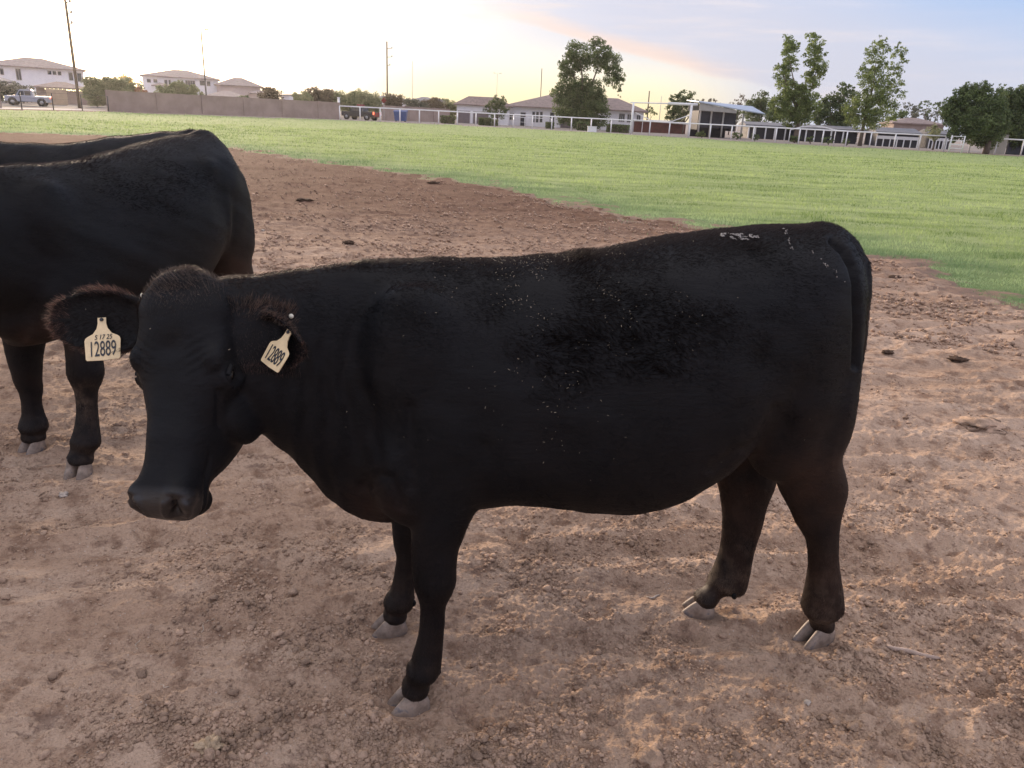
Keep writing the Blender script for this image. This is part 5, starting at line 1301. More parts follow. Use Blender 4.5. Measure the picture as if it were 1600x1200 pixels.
house('pinkish single house with a long brown roof right of the white two-storey one', 176, (334, 130), (412, 140), 121.5, 12, M_STUCCO2, M_TILE2)
house('low brown roof wing right behind the tan wall, at the street light', 150, (318, 149), (392, 156), 142.5, 9, M_STUCCO, M_TILE2)
house('small pale house whose roof just clears the tan wall, left of the long bushes', 172, (388, 146), (425, 148), 141, 9, M_STUCCO2, M_TILE2)
house('small white gabled house behind the bushes over the tan wall', 190, (436, 149), (474, 151), 147, 10, M_STUCCO, M_SHINGLE)
house('white house behind the long bushes, right of the small gabled one', 196, (466, 148.5), (505, 150), 146.5, 9, M_STUCCO, M_TILE)
house('grey roofed white house just left of the middle utility pole', 178, (575, 155), (640, 157), 149.5, 11, M_STUCCO, M_SHINGLE, [(594, 158, 163, 5, 0)])
house('pale gabled house between the middle utility pole and the long low house', 168, (638, 158), (690, 161), 151.5, 11, M_STUCCO, M_SHINGLE, [(648, 159, 165, 5, 0), (660, 160, 166, 5, 0)], wings=[((664, 161), (700, 163), 154, 3, 5)])

# the long low house in the middle
def main_extra(root, Y):
    def door(px, py0, py1, wpx, mat, name, dy=.0, handle=False):
        x, zt = xz(px, py0, Y - dy); w = wpx * Y / FPX; d = MB().box(x - w / 2, x + w / 2, Y - dy - .06, Y - dy + .03, 0.02, zt).build(name, mat, root)
        fr_ = MB(); t = .10
        for sx in (-1, 1): fr_.box(x + sx * (w / 2 + t / 2) - t / 2, x + sx * (w / 2 + t / 2) + t / 2, Y - dy - .09, Y - dy + .02, 0.02, zt)
        fr_.box(x - w / 2 - t, x + w / 2 + t, Y - dy - .09, Y - dy + .02, zt, zt + t); fr_.build('door_frame', M_FRAME, d); return d
    door(817.5, 176, 196, 7, M_DARK, 'front_door')
    door(725.5, 173.5, 191, 17, M_GARAGE, 'garage_door', 3.0); door(752, 175, 193, 22, M_GARAGE, 'garage_door', 3.0)
    door(884, 190, 205, 15, M_GARAGE, 'garage_door')
house('long low white house with a brown hipped roof and dark garage doors', 128, (786, 169), (968, 173), 147, 20, M_STUCCO, M_TILE, [(834, 175, 191, 3.5, 0), (840, 175, 191, 3.5, 0), (846, 175, 191, 3.5, 0), (863, 176, 192, 6, 0), (800, 177, 187, 6, 1), (950, 180, 188, 8, 1)],
      wings=[((710, 164.5), (800, 168), 152, 3.0, 12)], extra=main_extra, ridge_in=8)
house('brown roofed white house end just left of the white gate frame', 124, (908, 170.5), (1012, 177), 153.5, 14, M_STUCCO, M_TILE, [(972, 178, 190, 8, 2), (985, 179, 191, 8, 2), (998, 180, 191, 5, 1)])
def porch(root, Y):
    for px in (1225, 1260, 1296): 
        x, z = xz(px, 206, Y - 2.5); MB().tube([(x, Y - 2.5, 0), (x, Y - 2.5, z)], .09, 8).build('post', M_PIPE, root)
def posts_of(pxs, py, dy):
    def f(root, Y):
        for px in pxs:
            x, z = xz(px, py(px), Y - dy); MB().box(x - .09, x + .09, Y - dy - .09, Y - dy + .09, 0, z).build('post', M_PIPE, root)
    return f
def band_of(pa, pb, py, hpx):
    def f(root, Y):
        xa, z = xz(pa, py, Y - .1); xb, _ = xz(pb, py, Y - .1); h = hpx * Y / FPX; MB().box(xa, xb, Y - .12, Y - .01, z - h - .2, z - .2).build('white_band', M_STUCCO, root)
        for i in range(7):
            x = xa + (xb - xa) * i / 6; MB().box(x - .07, x + .07, Y - .2, Y - .125, 0, z - .2).build('post', M_PIPE, root)
    return f
house('low grey roofed barn between the metal shed and the left cottonwood', 116, (1165, 196.5), (1250, 200.5), 191.5, 8, M_DARK, M_SHINGLE, name='barn', hip=False, extra=posts_of((1172, 1182, 1198, 1212, 1228, 1240), lambda p: 197.5 + (p - 1165) * .05, .3))
house('low grey roofed barn right of the left cottonwood', 112, (1238, 200), (1345, 206), 196, 8, M_DARK, M_SHINGLE, name='barn', hip=False, extra=posts_of((1250, 1262, 1275, 1300, 1318), lambda p: 201.5 + (p - 1240) * .05, .3))
house('white stable under a grey roof right of the right cottonwood', 104, (1370, 207.5), (1438, 211.5), 200, 8, M_DARK, M_SHINGLE, name='stable', over=.3, hip=False, extra=band_of(1373, 1435, 209, 4.5))
house('small white stable under a grey roof close to the big dark tree', 106, (1452, 210), (1488, 213), 203, 7, M_DARK, M_SHINGLE, name='stable', over=.3, hip=False, extra=band_of(1455, 1486, 212.5, 4))
house('brown roofed house behind the stables, left of the big dark tree', 130, (1395, 193), (1476, 197), 184.5, 10, M_BLOCK, M_TILE, over=.4)
house('grey roofed house seen dimly behind the brown roofed one', 150, (1378, 200), (1470, 203), 195, 8, M_BLOCK2, M_SHINGLE)

# walls
def wall_between(name, label, a, b, h, mat, cap=True, t=.2):
    a, b = np.array([a[0], a[1]]), np.array([b[0], b[1]]); d = unit(b - a); n = np.array([-d[1], d[0]]) * t / 2
    def quad(mb, off, z0, z1, e=0): 
        nn = n * off; p = [a - nn - d * e, b - nn + d * e, b + nn + d * e, a + nn - d * e]; mb.hexa([(*q, z0) for q in p] + [(*q, z1) for q in p])
    root = empty(name, label, 'wall'); m = MB(); quad(m, 1, 0, h); m.build('wall_panel', mat, root)
    if cap: m = MB(); quad(m, 1.35, h + .001, h + .08, .03); m.build('coping', mat, root)
    L = np.linalg.norm(b - a); m = MB()
    for i in range(int(L / 5) + 1):
        p = a + d * min(L, i * 5 + .2); m = MB(); q = [p - d * .22 - n * 1.9, p + d * .22 - n * 1.9, p + d * .22 + n * 1.9, p - d * .22 + n * 1.9]; m.hexa([(*v, 0) for v in q] + [(*v, h + .12) for v in q]); m.build('pier', mat, root)
    return settle(root, (a[0], a[1], 0))
g = lambda px, py: at_z(px, py)[:2]
WL0, WL1 = g(169, 173.6), g(531, 186.4)
wall_between('block_wall', 'long tan block wall along the left side of the pasture', WL0, WL1, 1.95, M_BLOCK)
wall_between('block_wall', 'darker brown wall behind the leaning utility pole at the left', g(98, 162.5), g(186, 165.5), 2.05, M_BLOCK)
wall_between('block_wall', 'end of a tan wall cut off by the left edge beside the silver pickup', g(-50, 166.5), g(3, 168.8), 2.1, M_BLOCK, True)
wall_between('block_wall', 'brown block wall behind the blue bin in the middle distance', g(598, 188), g(702, 191.5), 1.9, M_BLOCK)
wall_between('block_wall', 'grey block wall under the big dark tree at the right', g(1541, 239.5), g(1569, 241.2), 2.0, M_BLOCK2)
wall_between('dark_panel_fence', 'dark panel fence at the right edge beyond the white pipe fence', g(1571, 241), g(1640, 244), 1.75, M_DARK, False, .06)
wall_between('tan_gate_panel', 'pale tan board panel beside the silver pickup, left of the leaning pole', g(75, 163.2), g(107, 164.6), 1.95, M_TANB, False, .1)
wall_between('panel_fence', 'red brown panel fence between the posts of the white gate frame', g(990, 206), g(1070, 209.5), 1.55, M_RUST, False, .06)

# pavement strip behind the fence line at the left
def strip(name, p, w, z, mat):
    vs = []
    for i, q in enumerate(p):
        q = np.array(q); t = unit(np.array(p[min(i + 1, len(p) - 1)]) - np.array(p[max(i - 1, 0)])); n = np.array([-t[1], t[0]]); vs += [(*(q - n * 0), z), (*(q + n * w), z)]
    fs = [(2 * i, 2 * i + 2, 2 * i + 3, 2 * i + 1) for i in range(len(p) - 1)]; o = mesh_obj(name, vs, fs, mat); o['kind'] = 'structure'; return o
strip('pavement', [g(-60, 168.2), g(0, 170.2), g(90, 171.6), g(170, 173.2)], 4.0, .012, M_CONC)
strip('road', [g(-60, 165), g(0, 166.5), g(170, 169.5), g(300, 172)], 9.0, .008, flat_mat('asphalt', (.11, .105, .10), .9, .1, 1, .3, 20))
strip('path', [g(535, 185.6), g(710, 193.4), g(970, 207.5), g(1200, 221), g(1400, 231.6), g(1600, 242)], 5.0, .010, flat_mat('path_gravel', (.38, .34, .31), .95, .12, 1.5, .4, 20, spec=.1))

# ---- pipe fences: each line is one fence, every post its own part
def pipe_fence(label, pts, h, spacing, rails=(1.0,), rad=.045, mat=None, name='pipe_fence', cat='fence', posts_h=None, prad=None):
    mat = mat or M_PIPE; root = empty(name, label, cat); pts = [np.asarray(p, float)[:2] for p in pts]
    seg = [np.linalg.norm(b - a) for a, b in zip(pts[:-1], pts[1:])]; L = sum(seg)
    def at(s):
        for a, b, l in zip(pts[:-1], pts[1:], seg):
            if s <= l + 1e-6: return a + (b - a) * s / l
            s -= l
        return pts[-1]
    for rr in rails: MB().tube([np.array([*p, h * rr]) for p in pts], rad if rr > .9 else rad * .5, 8).build('rail', mat, root, True)
    first = None; n = int(round(L / spacing))
    for i in range(n + 1):
        p = at(L * i / n)
        if first is None:
            first = MB().tube([(0, 0, 0), (0, 0, h * (posts_h or .985))], prad or rad * 1.1, 8).build('post', mat, root, True); first.location = (*p, 0); o = first
        else: o = first.copy(); COL.objects.link(o); o.location = (*p, 0)
    return root
FENCE = [g(531, 186.6), g(710, 194.6), g(970, 208.6), g(1200, 222.2), g(1400, 232.8), g(1600, 243.6), np.array([66, 78.5])]
pipe_fence('long white pipe fence along the far edge of the pasture', FENCE, 1.62, 2.55, (1.0,), .07)
pipe_fence('second white pipe fence a little behind the long one at the right, by the barns', [g(1085, 211), g(1200, 217), g(1330, 223.5), g(1440, 229)], 1.6, 3.1, (1.0, .5), .045)
pipe_fence('low white pen rails in front of the white stable', [g(1385, 226), g(1440, 229), g(1500, 232)], 1.45, 2.2, (1.0, .66, .33), .035)
pipe_fence('thin dark wire fence at the left edge of the pasture', [g(-20, 170.4), g(170, 174.2)], 1.5, 4.1, (1.0, .66, .33), .012, M_STEEL, 'wire_fence', prad=.05)
pipe_fence('low white rail in front of the long white house near the garage doors', [g(780, 196), g(860, 200.5)], 1.3, 3.5, (1.0, .5), .04)
# gates and frames
def pipes(name, label, cat, segs, mat=None, parts=None):
    root = empty(name, label, cat); base = None
    for nm, a, b, r in segs: 
        o = MB().tube([a, b] if not isinstance(a, list) else a, r, 8).build(nm, mat or M_PIPE, root, True); base = base if base is not None else (a[0] if isinstance(a, list) else a)
    return settle(root, (base[0], base[1], 0))
Yg = 101.0
pt = lambda px, py, Y=Yg: at_y(px, py, Y)
def foot(px, py, Y=Yg): p = at_y(px, py, Y); return np.array([p[0], p[1], 0])
a, b, c_, d_ = pt(990, 160.5), pt(1081, 163), foot(989, 180), foot(1080, 180)
pipes('gate_frame', 'tall white pipe gate frame with a top beam beside the metal roofed shed', 'gate frame',
      [('post', np.array([a[0], Yg, 0]), np.array([a[0], Yg, a[2]]), .13), ('post', np.array([b[0], Yg, 0]), np.array([b[0], Yg, b[2]]), .15), ('beam', pt(985, 160.3), pt(1045, 161.6), .07), ('beam', pt(1044, 161.6), pt(1090, 163.5), .15),
       ('crossbar', np.array([a[0], Yg, pt(990, 187.5)[2]]), np.array([b[0], Yg, pt(1080, 194)[2]]), .08),
       ('brace', pt(993, 176), pt(1018, 188.5), .05), ('brace', pt(1018, 188), pt(1052, 189.5), .05), ('brace', pt(1050, 189.5), pt(1080, 179), .05)])
gx = g(1482, 238.3); gy = g(1502, 239.4); dd = unit(gy - gx)
def P2(s, z): q = gx + dd * s; return np.array([q[0], q[1], z])
Lg = float(np.linalg.norm(gy - gx))
pipes('pipe_gate', 'narrow white four-bar pipe gate left of the grey block wall', 'gate', [('gate_post', P2(0, 0), P2(0, 1.75), .06), ('gate_post', P2(Lg, 0), P2(Lg, 1.75), .06)] + [('bar', P2(.04, z), P2(Lg - .04, z), .035) for z in (.45, .85, 1.25, 1.65)])
a = g(530, 186); pipes('corner_post', 'thick white corner post where the tan wall meets the pipe fence', 'post', [('post', np.array([a[0], a[1], 0]), np.array([a[0], a[1], 2.55]), .16), ('post_cap', np.array([a[0], a[1], 2.552]), np.array([a[0], a[1], 2.68]), .20)])

# metal roofed shed
def shed():
    Y = 104.0; root = empty('shed', 'open shed with dark walls under a slanting metal roof, right of the gate frame', 'shed')
    x0, z0 = xz(1093, 158.5, Y); x1, z1 = xz(1152, 175.5, Y); xr, zr = xz(1180, 178, Y + 4); xb, zb = xz(1094, 172.5, Y)
    xw1 = xz(1152, 180, Y)[0]
    MB().hexa([(x0 - .25, Y - .6, z0 - .12), (xr, Y - .6, zr - .12), (xr + .3, Y + 7, zr + .88), (x0 - .25, Y + 7, z0 + .2), (x0 - .25, Y - .6, z0), (xr, Y - .6, zr), (xr + .3, Y + 7, zr + 1.0), (x0 - .25, Y + 7, z0 + .32)]).build('metal_roof', M_METAL, root)
    xg, zg = xz(1150, 172.6, Y)
    for yy in (Y - .45, Y + 6.5): MB().hexa([(x0, yy, zb), (xg, yy, zb - .15), (xg, yy + .06, zb - .15), (x0, yy + .06, zb), (x0, yy, z0 - .16), (xg, yy, zg - .0), (xg, yy + .06, zg - .0), (x0, yy + .06, z0 - .16)]).build('gable_panel', M_GALV, root)
    MB().box(x0 + .2, xw1, Y + 5, Y + 5.2, 0, zb).build('back_wall', M_DARK, root); MB().box(x0 + .15, x0 + .3, Y + .3, Y + 5, .9, zb).build('side_wall', M_DARK, root); MB().box(xw1 - .15, xw1, Y + .3, Y + 5, .9, zb - .25).build('side_wall', M_DARK, root)
    MB().box(x0 + .3, xw1 - .15, Y + .2, Y + .28, 1.2, zb - .1).build('shade_screen', M_DARK, root)
    for px in (1093.5, 1111, 1130, 1161):
        x = xz(px, 185, Y)[0]; MB().tube([(x, Y, 0), (x, Y, zb if px < 1150 else zr - .1)], .11, 8).build('post', M_GALV, root, True)
    settle(root, (x0, Y, 0))
shed()
# round white hoop over a pen
a = [at_y(px, py, 99) for px, py in ((1235, 203), (1252, 198.5), (1270, 197), (1288, 199), (1306, 203.5), (1322, 204.5))]
pipes('arch_rail', 'pale curved rail arching over the pens by the left cottonwood', 'rail', [('arch', a, None, .06)] if False else [('arch', [p for p in a], None, .07), ('post', np.array([a[0][0], 99, 0]), a[0], .06), ('post', np.array([a[4][0], 99, 0]), a[4], .06)])

# poles and street lights
def pole(label, base, top, Y, r0, r1, mat, arms=(), lamp=False, name='utility_pole', cat='utility pole', cross=None):
    root = empty(name, label, cat); B = at_y(*base, Y); B[2] = 0; T_ = at_y(*top, Y); T_ = np.array([B[0] + (T_[0] - B[0]) * .35, Y, T_[2]])
    MB().tube([B, T_], [r0, r1], 10).build('pole', mat, root, True)
    for t, ln in arms:
        p = B + (T_ - B) * t; MB().tube([p, p + np.array([ln, 0, .10])], .05, 6).build('arm', mat, root, True); v, f = ellipsoid(p + np.array([ln, 0, .20]), np.eye(3) * np.array([.12, .12, .18]), 6); mesh_obj('insulator', v, f, M_PALEPOLE, root, True)
    if lamp:
        for sx in (-1, 1): MB().tube([T_ - np.array([0, 0, .1]), T_ + np.array([sx * .9, 0, .12])], .035, 6).build('arm', mat, root, True); MB().box(T_[0] + sx * .9 - .3, T_[0] + sx * .9 + .3, Y - .12, Y + .12, T_[2] + .08, T_[2] + .2).build('lamp_head', mat, root)
    return settle(root, B)
pole('tall leaning brown utility pole at the left running out of the top of the picture', (124, 164), (97, -24), 92, .17, .12, M_POLE, [(.775, .5), (.86, .5), (.98, .5), (.69, .4)])
pole('thin street light with a double head above the tan wall at the left', (323, 158), (313.5, 47), 130, .13, .09, M_LIGHTPOLE, lamp=True, name='street_light', cat='street light')
pole('brown utility pole in the middle distance, the tallest near the blue bin', (605.5, 171), (603.5, 65), 150, .17, .12, M_POLE, [(.91, .9), (.80, .9), (.69, .5)])
pole('faint thin light pole just right of the middle utility pole', (644, 172), (644, 95), 210, .10, .07, M_PALEPOLE, lamp=False, name='light_pole', cat='light pole')
pole('faint thin light pole rising behind the small tree by the garage', (776, 160), (776, 115), 230, .09, .06, M_PALEPOLE, lamp=True, name='light_pole', cat='light pole')
pole('thin pole rising over the ridge of the long white house', (844.5, 160), (845.5, 107), 200, .12, .09, M_POLE)
pole('short pole seen between the gate frame posts', (1011, 190), (1013, 142), 150, .14, .10, M_POLE)
pole('short thin pole just left of the tree behind the gate frame', (1031, 180), (1033, 150), 220, .09, .06, M_PALEPOLE, name='light_pole', cat='light pole')
# signs
def sign(label, px, py0, py1, Y, w, h, mat, name='road_sign', dia=False):
    root = empty(name, label, 'sign'); B = foot(px, py0, Y); z = at_y(px, py1, Y)[2]; MB().tube([B, (B[0], Y, z)], .04, 6).build('post', M_PALEPOLE, root, True)
    if dia: MB().add([(B[0] - w / 2, Y - .05, z), (B[0], Y - .05, z - h / 2), (B[0] + w / 2, Y - .05, z), (B[0], Y - .05, z + h / 2), (B[0] - w / 2, Y - .03, z), (B[0], Y - .03, z - h / 2), (B[0] + w / 2, Y - .03, z), (B[0], Y - .03, z + h / 2)], [(3, 2, 1, 0), (4, 5, 6, 7), (0, 1, 5, 4), (1, 2, 6, 5), (2, 3, 7, 6), (3, 0, 4, 7)]).build('panel', mat, root)
    else: MB().box(B[0] - w / 2, B[0] + w / 2, Y - .05, Y - .03, z - h, z).build('panel', mat, root)
    settle(root, B)
sign('pale sign standing up over the tan wall, left of the corner post', 455.5, 170, 151, 110, .55, 1.3, M_PIPE)
sign('red and white sign beside the foot of the middle utility pole', 600, 172, 157, 112, .75, .75, M_REDP, dia=True)

# vehicles: side profile extruded, facing left
def vehicle(label, name, cat, C, L, Wd, heading, body, kind, lights, seed=0):
    root = empty(name, label, cat); hx, hy = math.cos(heading), math.sin(heading)
    def T_(p): x, y, z = p; return (C[0] + x * hx - y * hy, C[1] + x * hy + y * hx, z)
    if kind == 'pickup':
        low = [(-.50, .42), (-.50, .98), (-.475, 1.02), (-.16, 1.05), (-.13, 1.08), (.50, 1.04), (.50, .42)]
        cab = [(-.25, 1.04), (-.155, 1.66), (-.12, 1.72), (.09, 1.72), (.12, 1.66), (.145, 1.06)]
    else:
        low = [(-.50, .40), (-.50, .85), (-.47, .95), (-.24, 1.05), (.48, 1.08), (.50, .95), (.50, .40)]
        cab = [(-.27, 1.03), (-.15, 1.58), (-.10, 1.66), (.36, 1.66), (.42, 1.6), (.475, 1.06)]
    def ext(prof, w, inset=0.0):
        m = MB(); n = len(prof); vs = [T_((x * L, -w / 2, z)) for x, z in prof] + [T_((x * L, w / 2, z)) for x, z in prof]
        return m.add(vs, [tuple(range(n)), tuple(range(2 * n - 1, n - 1, -1))] + [(i, n + i, n + (i + 1) % n, (i + 1) % n) for i in range(n)])
    b = ext(low, Wd).build('body', body, root); bv = b.modifiers.new('bevel', 'BEVEL'); bv.width = .05; bv.segments = 2
    c = ext(cab, Wd * .86).build('cab', body, root); bv = c.modifiers.new('bevel', 'BEVEL'); bv.width = .04; bv.segments = 2
    z0, z1 = 1.10, 1.56
    spans = [(-.205, -.06), (-.045, .085)] if kind == 'pickup' else [(-.20, -.03), (-.015, .18), (.195, .40)]
    for sx in (-1, 1):
        for a_, b_ in spans:
            y = sx * (Wd * .43 + .004); sl = .055 if a_ == spans[0][0] else 0
            vs = [(a_ * L, y, z0), (b_ * L, y, z0), (b_ * L, y, z1), ((a_ + sl) * L, y, z1)]; vs = [T_(v) for v in vs] + [T_((v[0], v[1] + sx * .008, v[2])) for v in vs]; MB().hexa(vs).build('side_window', M_GLASS, root)
    f0, f1 = (cab[0], cab[1]); vs = [(f0[0] * L + .03 - .02, -Wd * .38, f0[1] + .06), (f0[0] * L + .03 - .02, Wd * .38, f0[1] + .06), (f1[0] * L - .03, Wd * .36, f1[1] - .05), (f1[0] * L - .03, -Wd * .36, f1[1] - .05)]
    vs = [T_(v) for v in vs] + [T_((v[0] - .03, v[1], v[2] + .01)) for v in vs]; MB().hexa(vs).build('windscreen', M_WSHIELD, root)
    for wx in (-.33, .31):
        for sy in (-1, 1):
            y = sy * (Wd / 2 - .10); w = MB().tube([T_((wx * L, y - .12, .37)), T_((wx * L, y + .12, .37))], .37, 18).build('wheel', M_TYRE, root, True); MB().tube([T_((wx * L, y + sy * .121, .37)), T_((wx * L, y + sy * .135, .37))], .21, 12).build('rim', M_RIM, w, True)
            arch = MB().tube([T_((wx * L, sy * (Wd / 2 - .02), .40)), T_((wx * L, sy * (Wd / 2 + .004), .40))], .46, 18).build('wheel_arch', M_DARK, root)
    for nm, x, y, z, w, h, m in lights: 
        MB().hexa([T_(v) for v in ((x * L - .03, y - w / 2, z), (x * L + .03, y - w / 2, z), (x * L + .03, y + w / 2, z), (x * L - .03, y + w / 2, z), (x * L - .03, y - w / 2, z + h), (x * L + .03, y - w / 2, z + h), (x * L + .03, y + w / 2, z + h), (x * L - .03, y + w / 2, z + h))]).build(nm, m, root)
    return root, T_
cp = g(46, 165.2)
r_, T_ = vehicle('silver pickup with its headlights on, facing left beside the tan board panel', 'parked_pickup', 'pickup', cp, 4.4, 1.8, R(24), M_SILVER, 'pickup',
        [('headlight', -.505, -.62, .72, .38, .2, M_HEADL), ('headlight', -.505, .62, .72, .38, .2, M_HEADL), ('fog_light', -.505, -.60, .45, .34, .14, M_HEADW), ('fog_light', -.505, .60, .45, .34, .14, M_HEADW), ('taillight', .503, -.7, .8, .2, .3, M_TAILL), ('taillight', .503, .7, .8, .2, .3, M_TAILL)])
MB().box(0, 0, 0, 0, 0, 0)
settle(r_, (*cp, 0))
cp = g(564, 187.4)
r_, T_ = vehicle('black pickup with red tail lights glowing, behind the white fence beside the corner post', 'parked_pickup', 'pickup', cp, 4.9, 1.9, R(-22), M_BLACKP, 'pickup',
        [('headlight', -.503, -.68, .78, .30, .22, M_HEADL), ('headlight', -.503, .68, .78, .30, .22, M_HEADL), ('taillight', .503, -.80, .72, .26, .36, M_TAILL), ('taillight', .503, .80, .72, .26, .36, M_TAILL), ('tailgate', .504, 0, .50, 1.3, .5, M_REDP)])
# red carrier on the cab roof
MB().hexa([T_(v) for v in ((-.35, -.5, 1.74), (.35, -.5, 1.74), (.35, .5, 1.74), (-.35, .5, 1.74), (-.28, -.4, 1.95), (.28, -.4, 1.95), (.28, .4, 1.95), (-.28, .4, 1.95))]).build('roof_bar', M_REDP, r_)
settle(r_, (*cp, 0))
# wheelie bin / skip
def bin_():
    c = g(626, 190.2); root = empty('dumpster', 'blue rubbish container against the brown block wall', 'container')
    MB().hexa([(c[0] - .72, c[1] - .5, .12), (c[0] + .72, c[1] - .5, .12), (c[0] + .72, c[1] + .5, .12), (c[0] - .72, c[1] + .5, .12), (c[0] - .85, c[1] - .62, 1.25), (c[0] + .85, c[1] - .62, 1.25), (c[0] + .85, c[1] + .62, 1.25), (c[0] - .85, c[1] + .62, 1.25)]).build('bin_body', M_BLUE, root)
    MB().hexa([(c[0] - .9, c[1] - .66, 1.253), (c[0] + .9, c[1] - .66, 1.253), (c[0] + .9, c[1] + .66, 1.253), (c[0] - .9, c[1] + .66, 1.253), (c[0] - .88, c[1] - .6, 1.33), (c[0] + .88, c[1] - .6, 1.33), (c[0] + .88, c[1] + .64, 1.50), (c[0] - .88, c[1] + .64, 1.50)]).build('lid', M_BLUE, root)
    for sx in (-.6, .6):
        for sy in (-.4, .4): MB().tube([(c[0] + sx - .04, c[1] + sy, .09), (c[0] + sx + .04, c[1] + sy, .09)], .09, 10).build('wheel', M_TYRE, root, True)
    settle(root, (*c, 0))
bin_()
c = g(925, 206.5)
def tank():
    root = empty('water_trough', 'white box beside the hedge under the big tree', 'box'); MB().box(c[0] - .55, c[0] + .55, c[1], c[1] + .6, 0.02, .62).build('box_body', M_PIPE, root); MB().box(c[0] - .6, c[0] + .6, c[1] - .05, c[1] + .65, .622, .70).build('lid', M_PIPE, root); settle(root, (*c, 0))
tank()
# string of small lamps along the eave of the low outbuilding at the left
def lamps():
    Y = 116.0; root = empty('string_lights', 'row of small warm lights hung under the low brown roof at the left', 'string lights'); pts = []
    for i, t in enumerate(np.linspace(0, 1, 22)):
        p = at_y(71 + 70 * t, 137.6 + 3.6 * t + (.5 if i % 2 else 0), Y); pts.append(p); v, f = ellipsoid(p - np.array([0, 0, .1]), np.eye(3) * .11, 6); mesh_obj('bulb', v, f, M_LAMP, root, True)
    MB().tube(pts, .015, 5).build('cable', M_STEEL, root); 
    for t in (0, -1): MB().tube([pts[t], (pts[t][0], Y, 0)], .04, 6).build('mast', M_STEEL, root)
    settle(root, pts[0] * np.array([1, 1, 0]))
lamps()

# ---- trees and bushes
tree('willow_tree', (907, 198), 117, [(905, 84, 18), (893, 98, 15), (884, 112, 13), (912, 100, 14), (934, 72, 12), (940, 88, 15), (934, 100, 12), (955, 96, 14), (965, 110, 11), (957, 122, 12), (967, 130, 9, 12), (948, 112, 8), (890, 127, 13), (930, 66, 7), (968, 146, 3, 9),
     (876, 142, 13), (868, 150, 9), (895, 148, 18), (915, 136, 15), (930, 142, 15), (912, 158, 22), (932, 160, 17), (885, 165, 17), (902, 176, 20), (928, 178, 19), (940, 168, 10), (880, 182, 12), (908, 188, 16), (932, 190, 12)], L_DARK, 'tall dark drooping tree with sky gaps, before the long white house', leaf=.28, dens=1.2, trunk=.32, seed=1, fill=.42)
tree('cottonwood_tree', (1245, 206), 100, [(1233, 62, 8), (1230, 74, 11), (1240, 72, 8), (1228, 88, 12), (1233, 102, 11), (1222, 112, 12), (1229, 126, 12), (1218, 104, 6), (1235, 140, 14), (1250, 150, 14), (1268, 60, 9), (1276, 70, 12), (1284, 84, 9), (1270, 82, 11), (1278, 100, 13), (1266, 98, 8), (1276, 116, 12), (1264, 118, 9), (1266, 132, 12), (1255, 140, 10), (1285, 112, 7),
     (1225, 152, 14), (1215, 162, 12), (1245, 165, 20), (1268, 155, 12), (1230, 176, 16), (1255, 182, 16), (1274, 168, 10), (1240, 192, 12), (1218, 178, 9)], L_COTTON, 'left of the two tall cottonwoods, with its crown forked in two', group='tall cottonwood trees', leaf=.26, dens=1.15, trunk=.25, seed=2, fill=.42)
tree('cottonwood_tree', (1347, 207), 98, [(1380, 62, 6), (1372, 70, 9), (1362, 78, 10), (1382, 78, 9), (1370, 92, 13), (1360, 104, 11), (1380, 102, 9), (1352, 112, 10), (1368, 118, 14), (1356, 128, 14), (1375, 132, 12), (1404, 72, 5), (1410, 82, 8), (1402, 90, 9), (1412, 94, 6), (1398, 104, 9), (1406, 112, 8), (1395, 122, 10), (1408, 128, 6), (1392, 138, 11), (1403, 146, 8), (1385, 150, 12),
     (1362, 148, 16), (1345, 160, 15), (1332, 172, 13), (1368, 168, 18), (1390, 168, 12), (1350, 182, 18), (1372, 188, 15), (1335, 188, 12), (1395, 182, 8)], L_COTTON, 'right of the two tall cottonwoods, thinner and lopsided', group='tall cottonwood trees', leaf=.25, dens=1.0, trunk=.22, seed=3, fill=.30)
tree('broad_tree', (1300, 205), 118, [(1286, 168, 12), (1298, 158, 12), (1312, 150, 10), (1316, 134, 7), (1325, 142, 9), (1334, 152, 9), (1308, 170, 16), (1290, 184, 14), (1322, 180, 15), (1278, 182, 10), (1305, 192, 14)], L_DARK, 'dark rounded tree between the two tall cottonwoods', leaf=.36, dens=1.2, seed=4)
tree('broad_tree', (1185, 198), 135, [(1178, 160, 10), (1190, 152, 10), (1200, 160, 12), (1170, 172, 12), (1190, 174, 16), (1208, 172, 12), (1180, 186, 12)], L_MID, 'greyish green tree left behind the forked cottonwood', leaf=.36, dens=1.0, seed=5)
tree('bare_tree', (1150, 190), 140, [(1140, 166, 5), (1150, 160, 6), (1160, 152, 6), (1168, 160, 6), (1155, 170, 8), (1132, 170, 5)], L_BROWN, 'thin brownish half bare tree over the metal roof', leaf=.25, dens=.5, seed=6, fill=.3)
tree('broad_tree', (1068, 196), 125, [(1054, 155, 8), (1066, 150, 9), (1080, 153, 8), (1088, 162, 8), (1066, 166, 14), (1050, 168, 9), (1082, 174, 12), (1058, 182, 12), (1046, 180, 8)], L_MID, 'rounded green tree behind the gate frame and the metal roofed shed', leaf=.34, dens=1.1, seed=7)
tree('small_tree', (1016, 188), 150, [(1016, 172, 5), (1022, 176, 5), (1010, 176, 4)], L_DARK, 'small dark tree seen between the gate frame posts', leaf=.3, seed=8)
tree('broad_tree', (1540, 240), 88, [(1494, 160, 10), (1504, 150, 12), (1518, 142, 12), (1532, 136, 9), (1538, 146, 12), (1520, 160, 20), (1500, 172, 18), (1490, 184, 14), (1545, 166, 20), (1520, 188, 24), (1500, 200, 16), (1548, 195, 24), (1530, 210, 18), (1560, 180, 18), (1495, 212, 9), (1555, 215, 14)], L_DARK, 'big dark green tree at the right, over the grey block wall', group='big dark trees at the right edge', leaf=.26, dens=1.3, trunk=.3, seed=9)
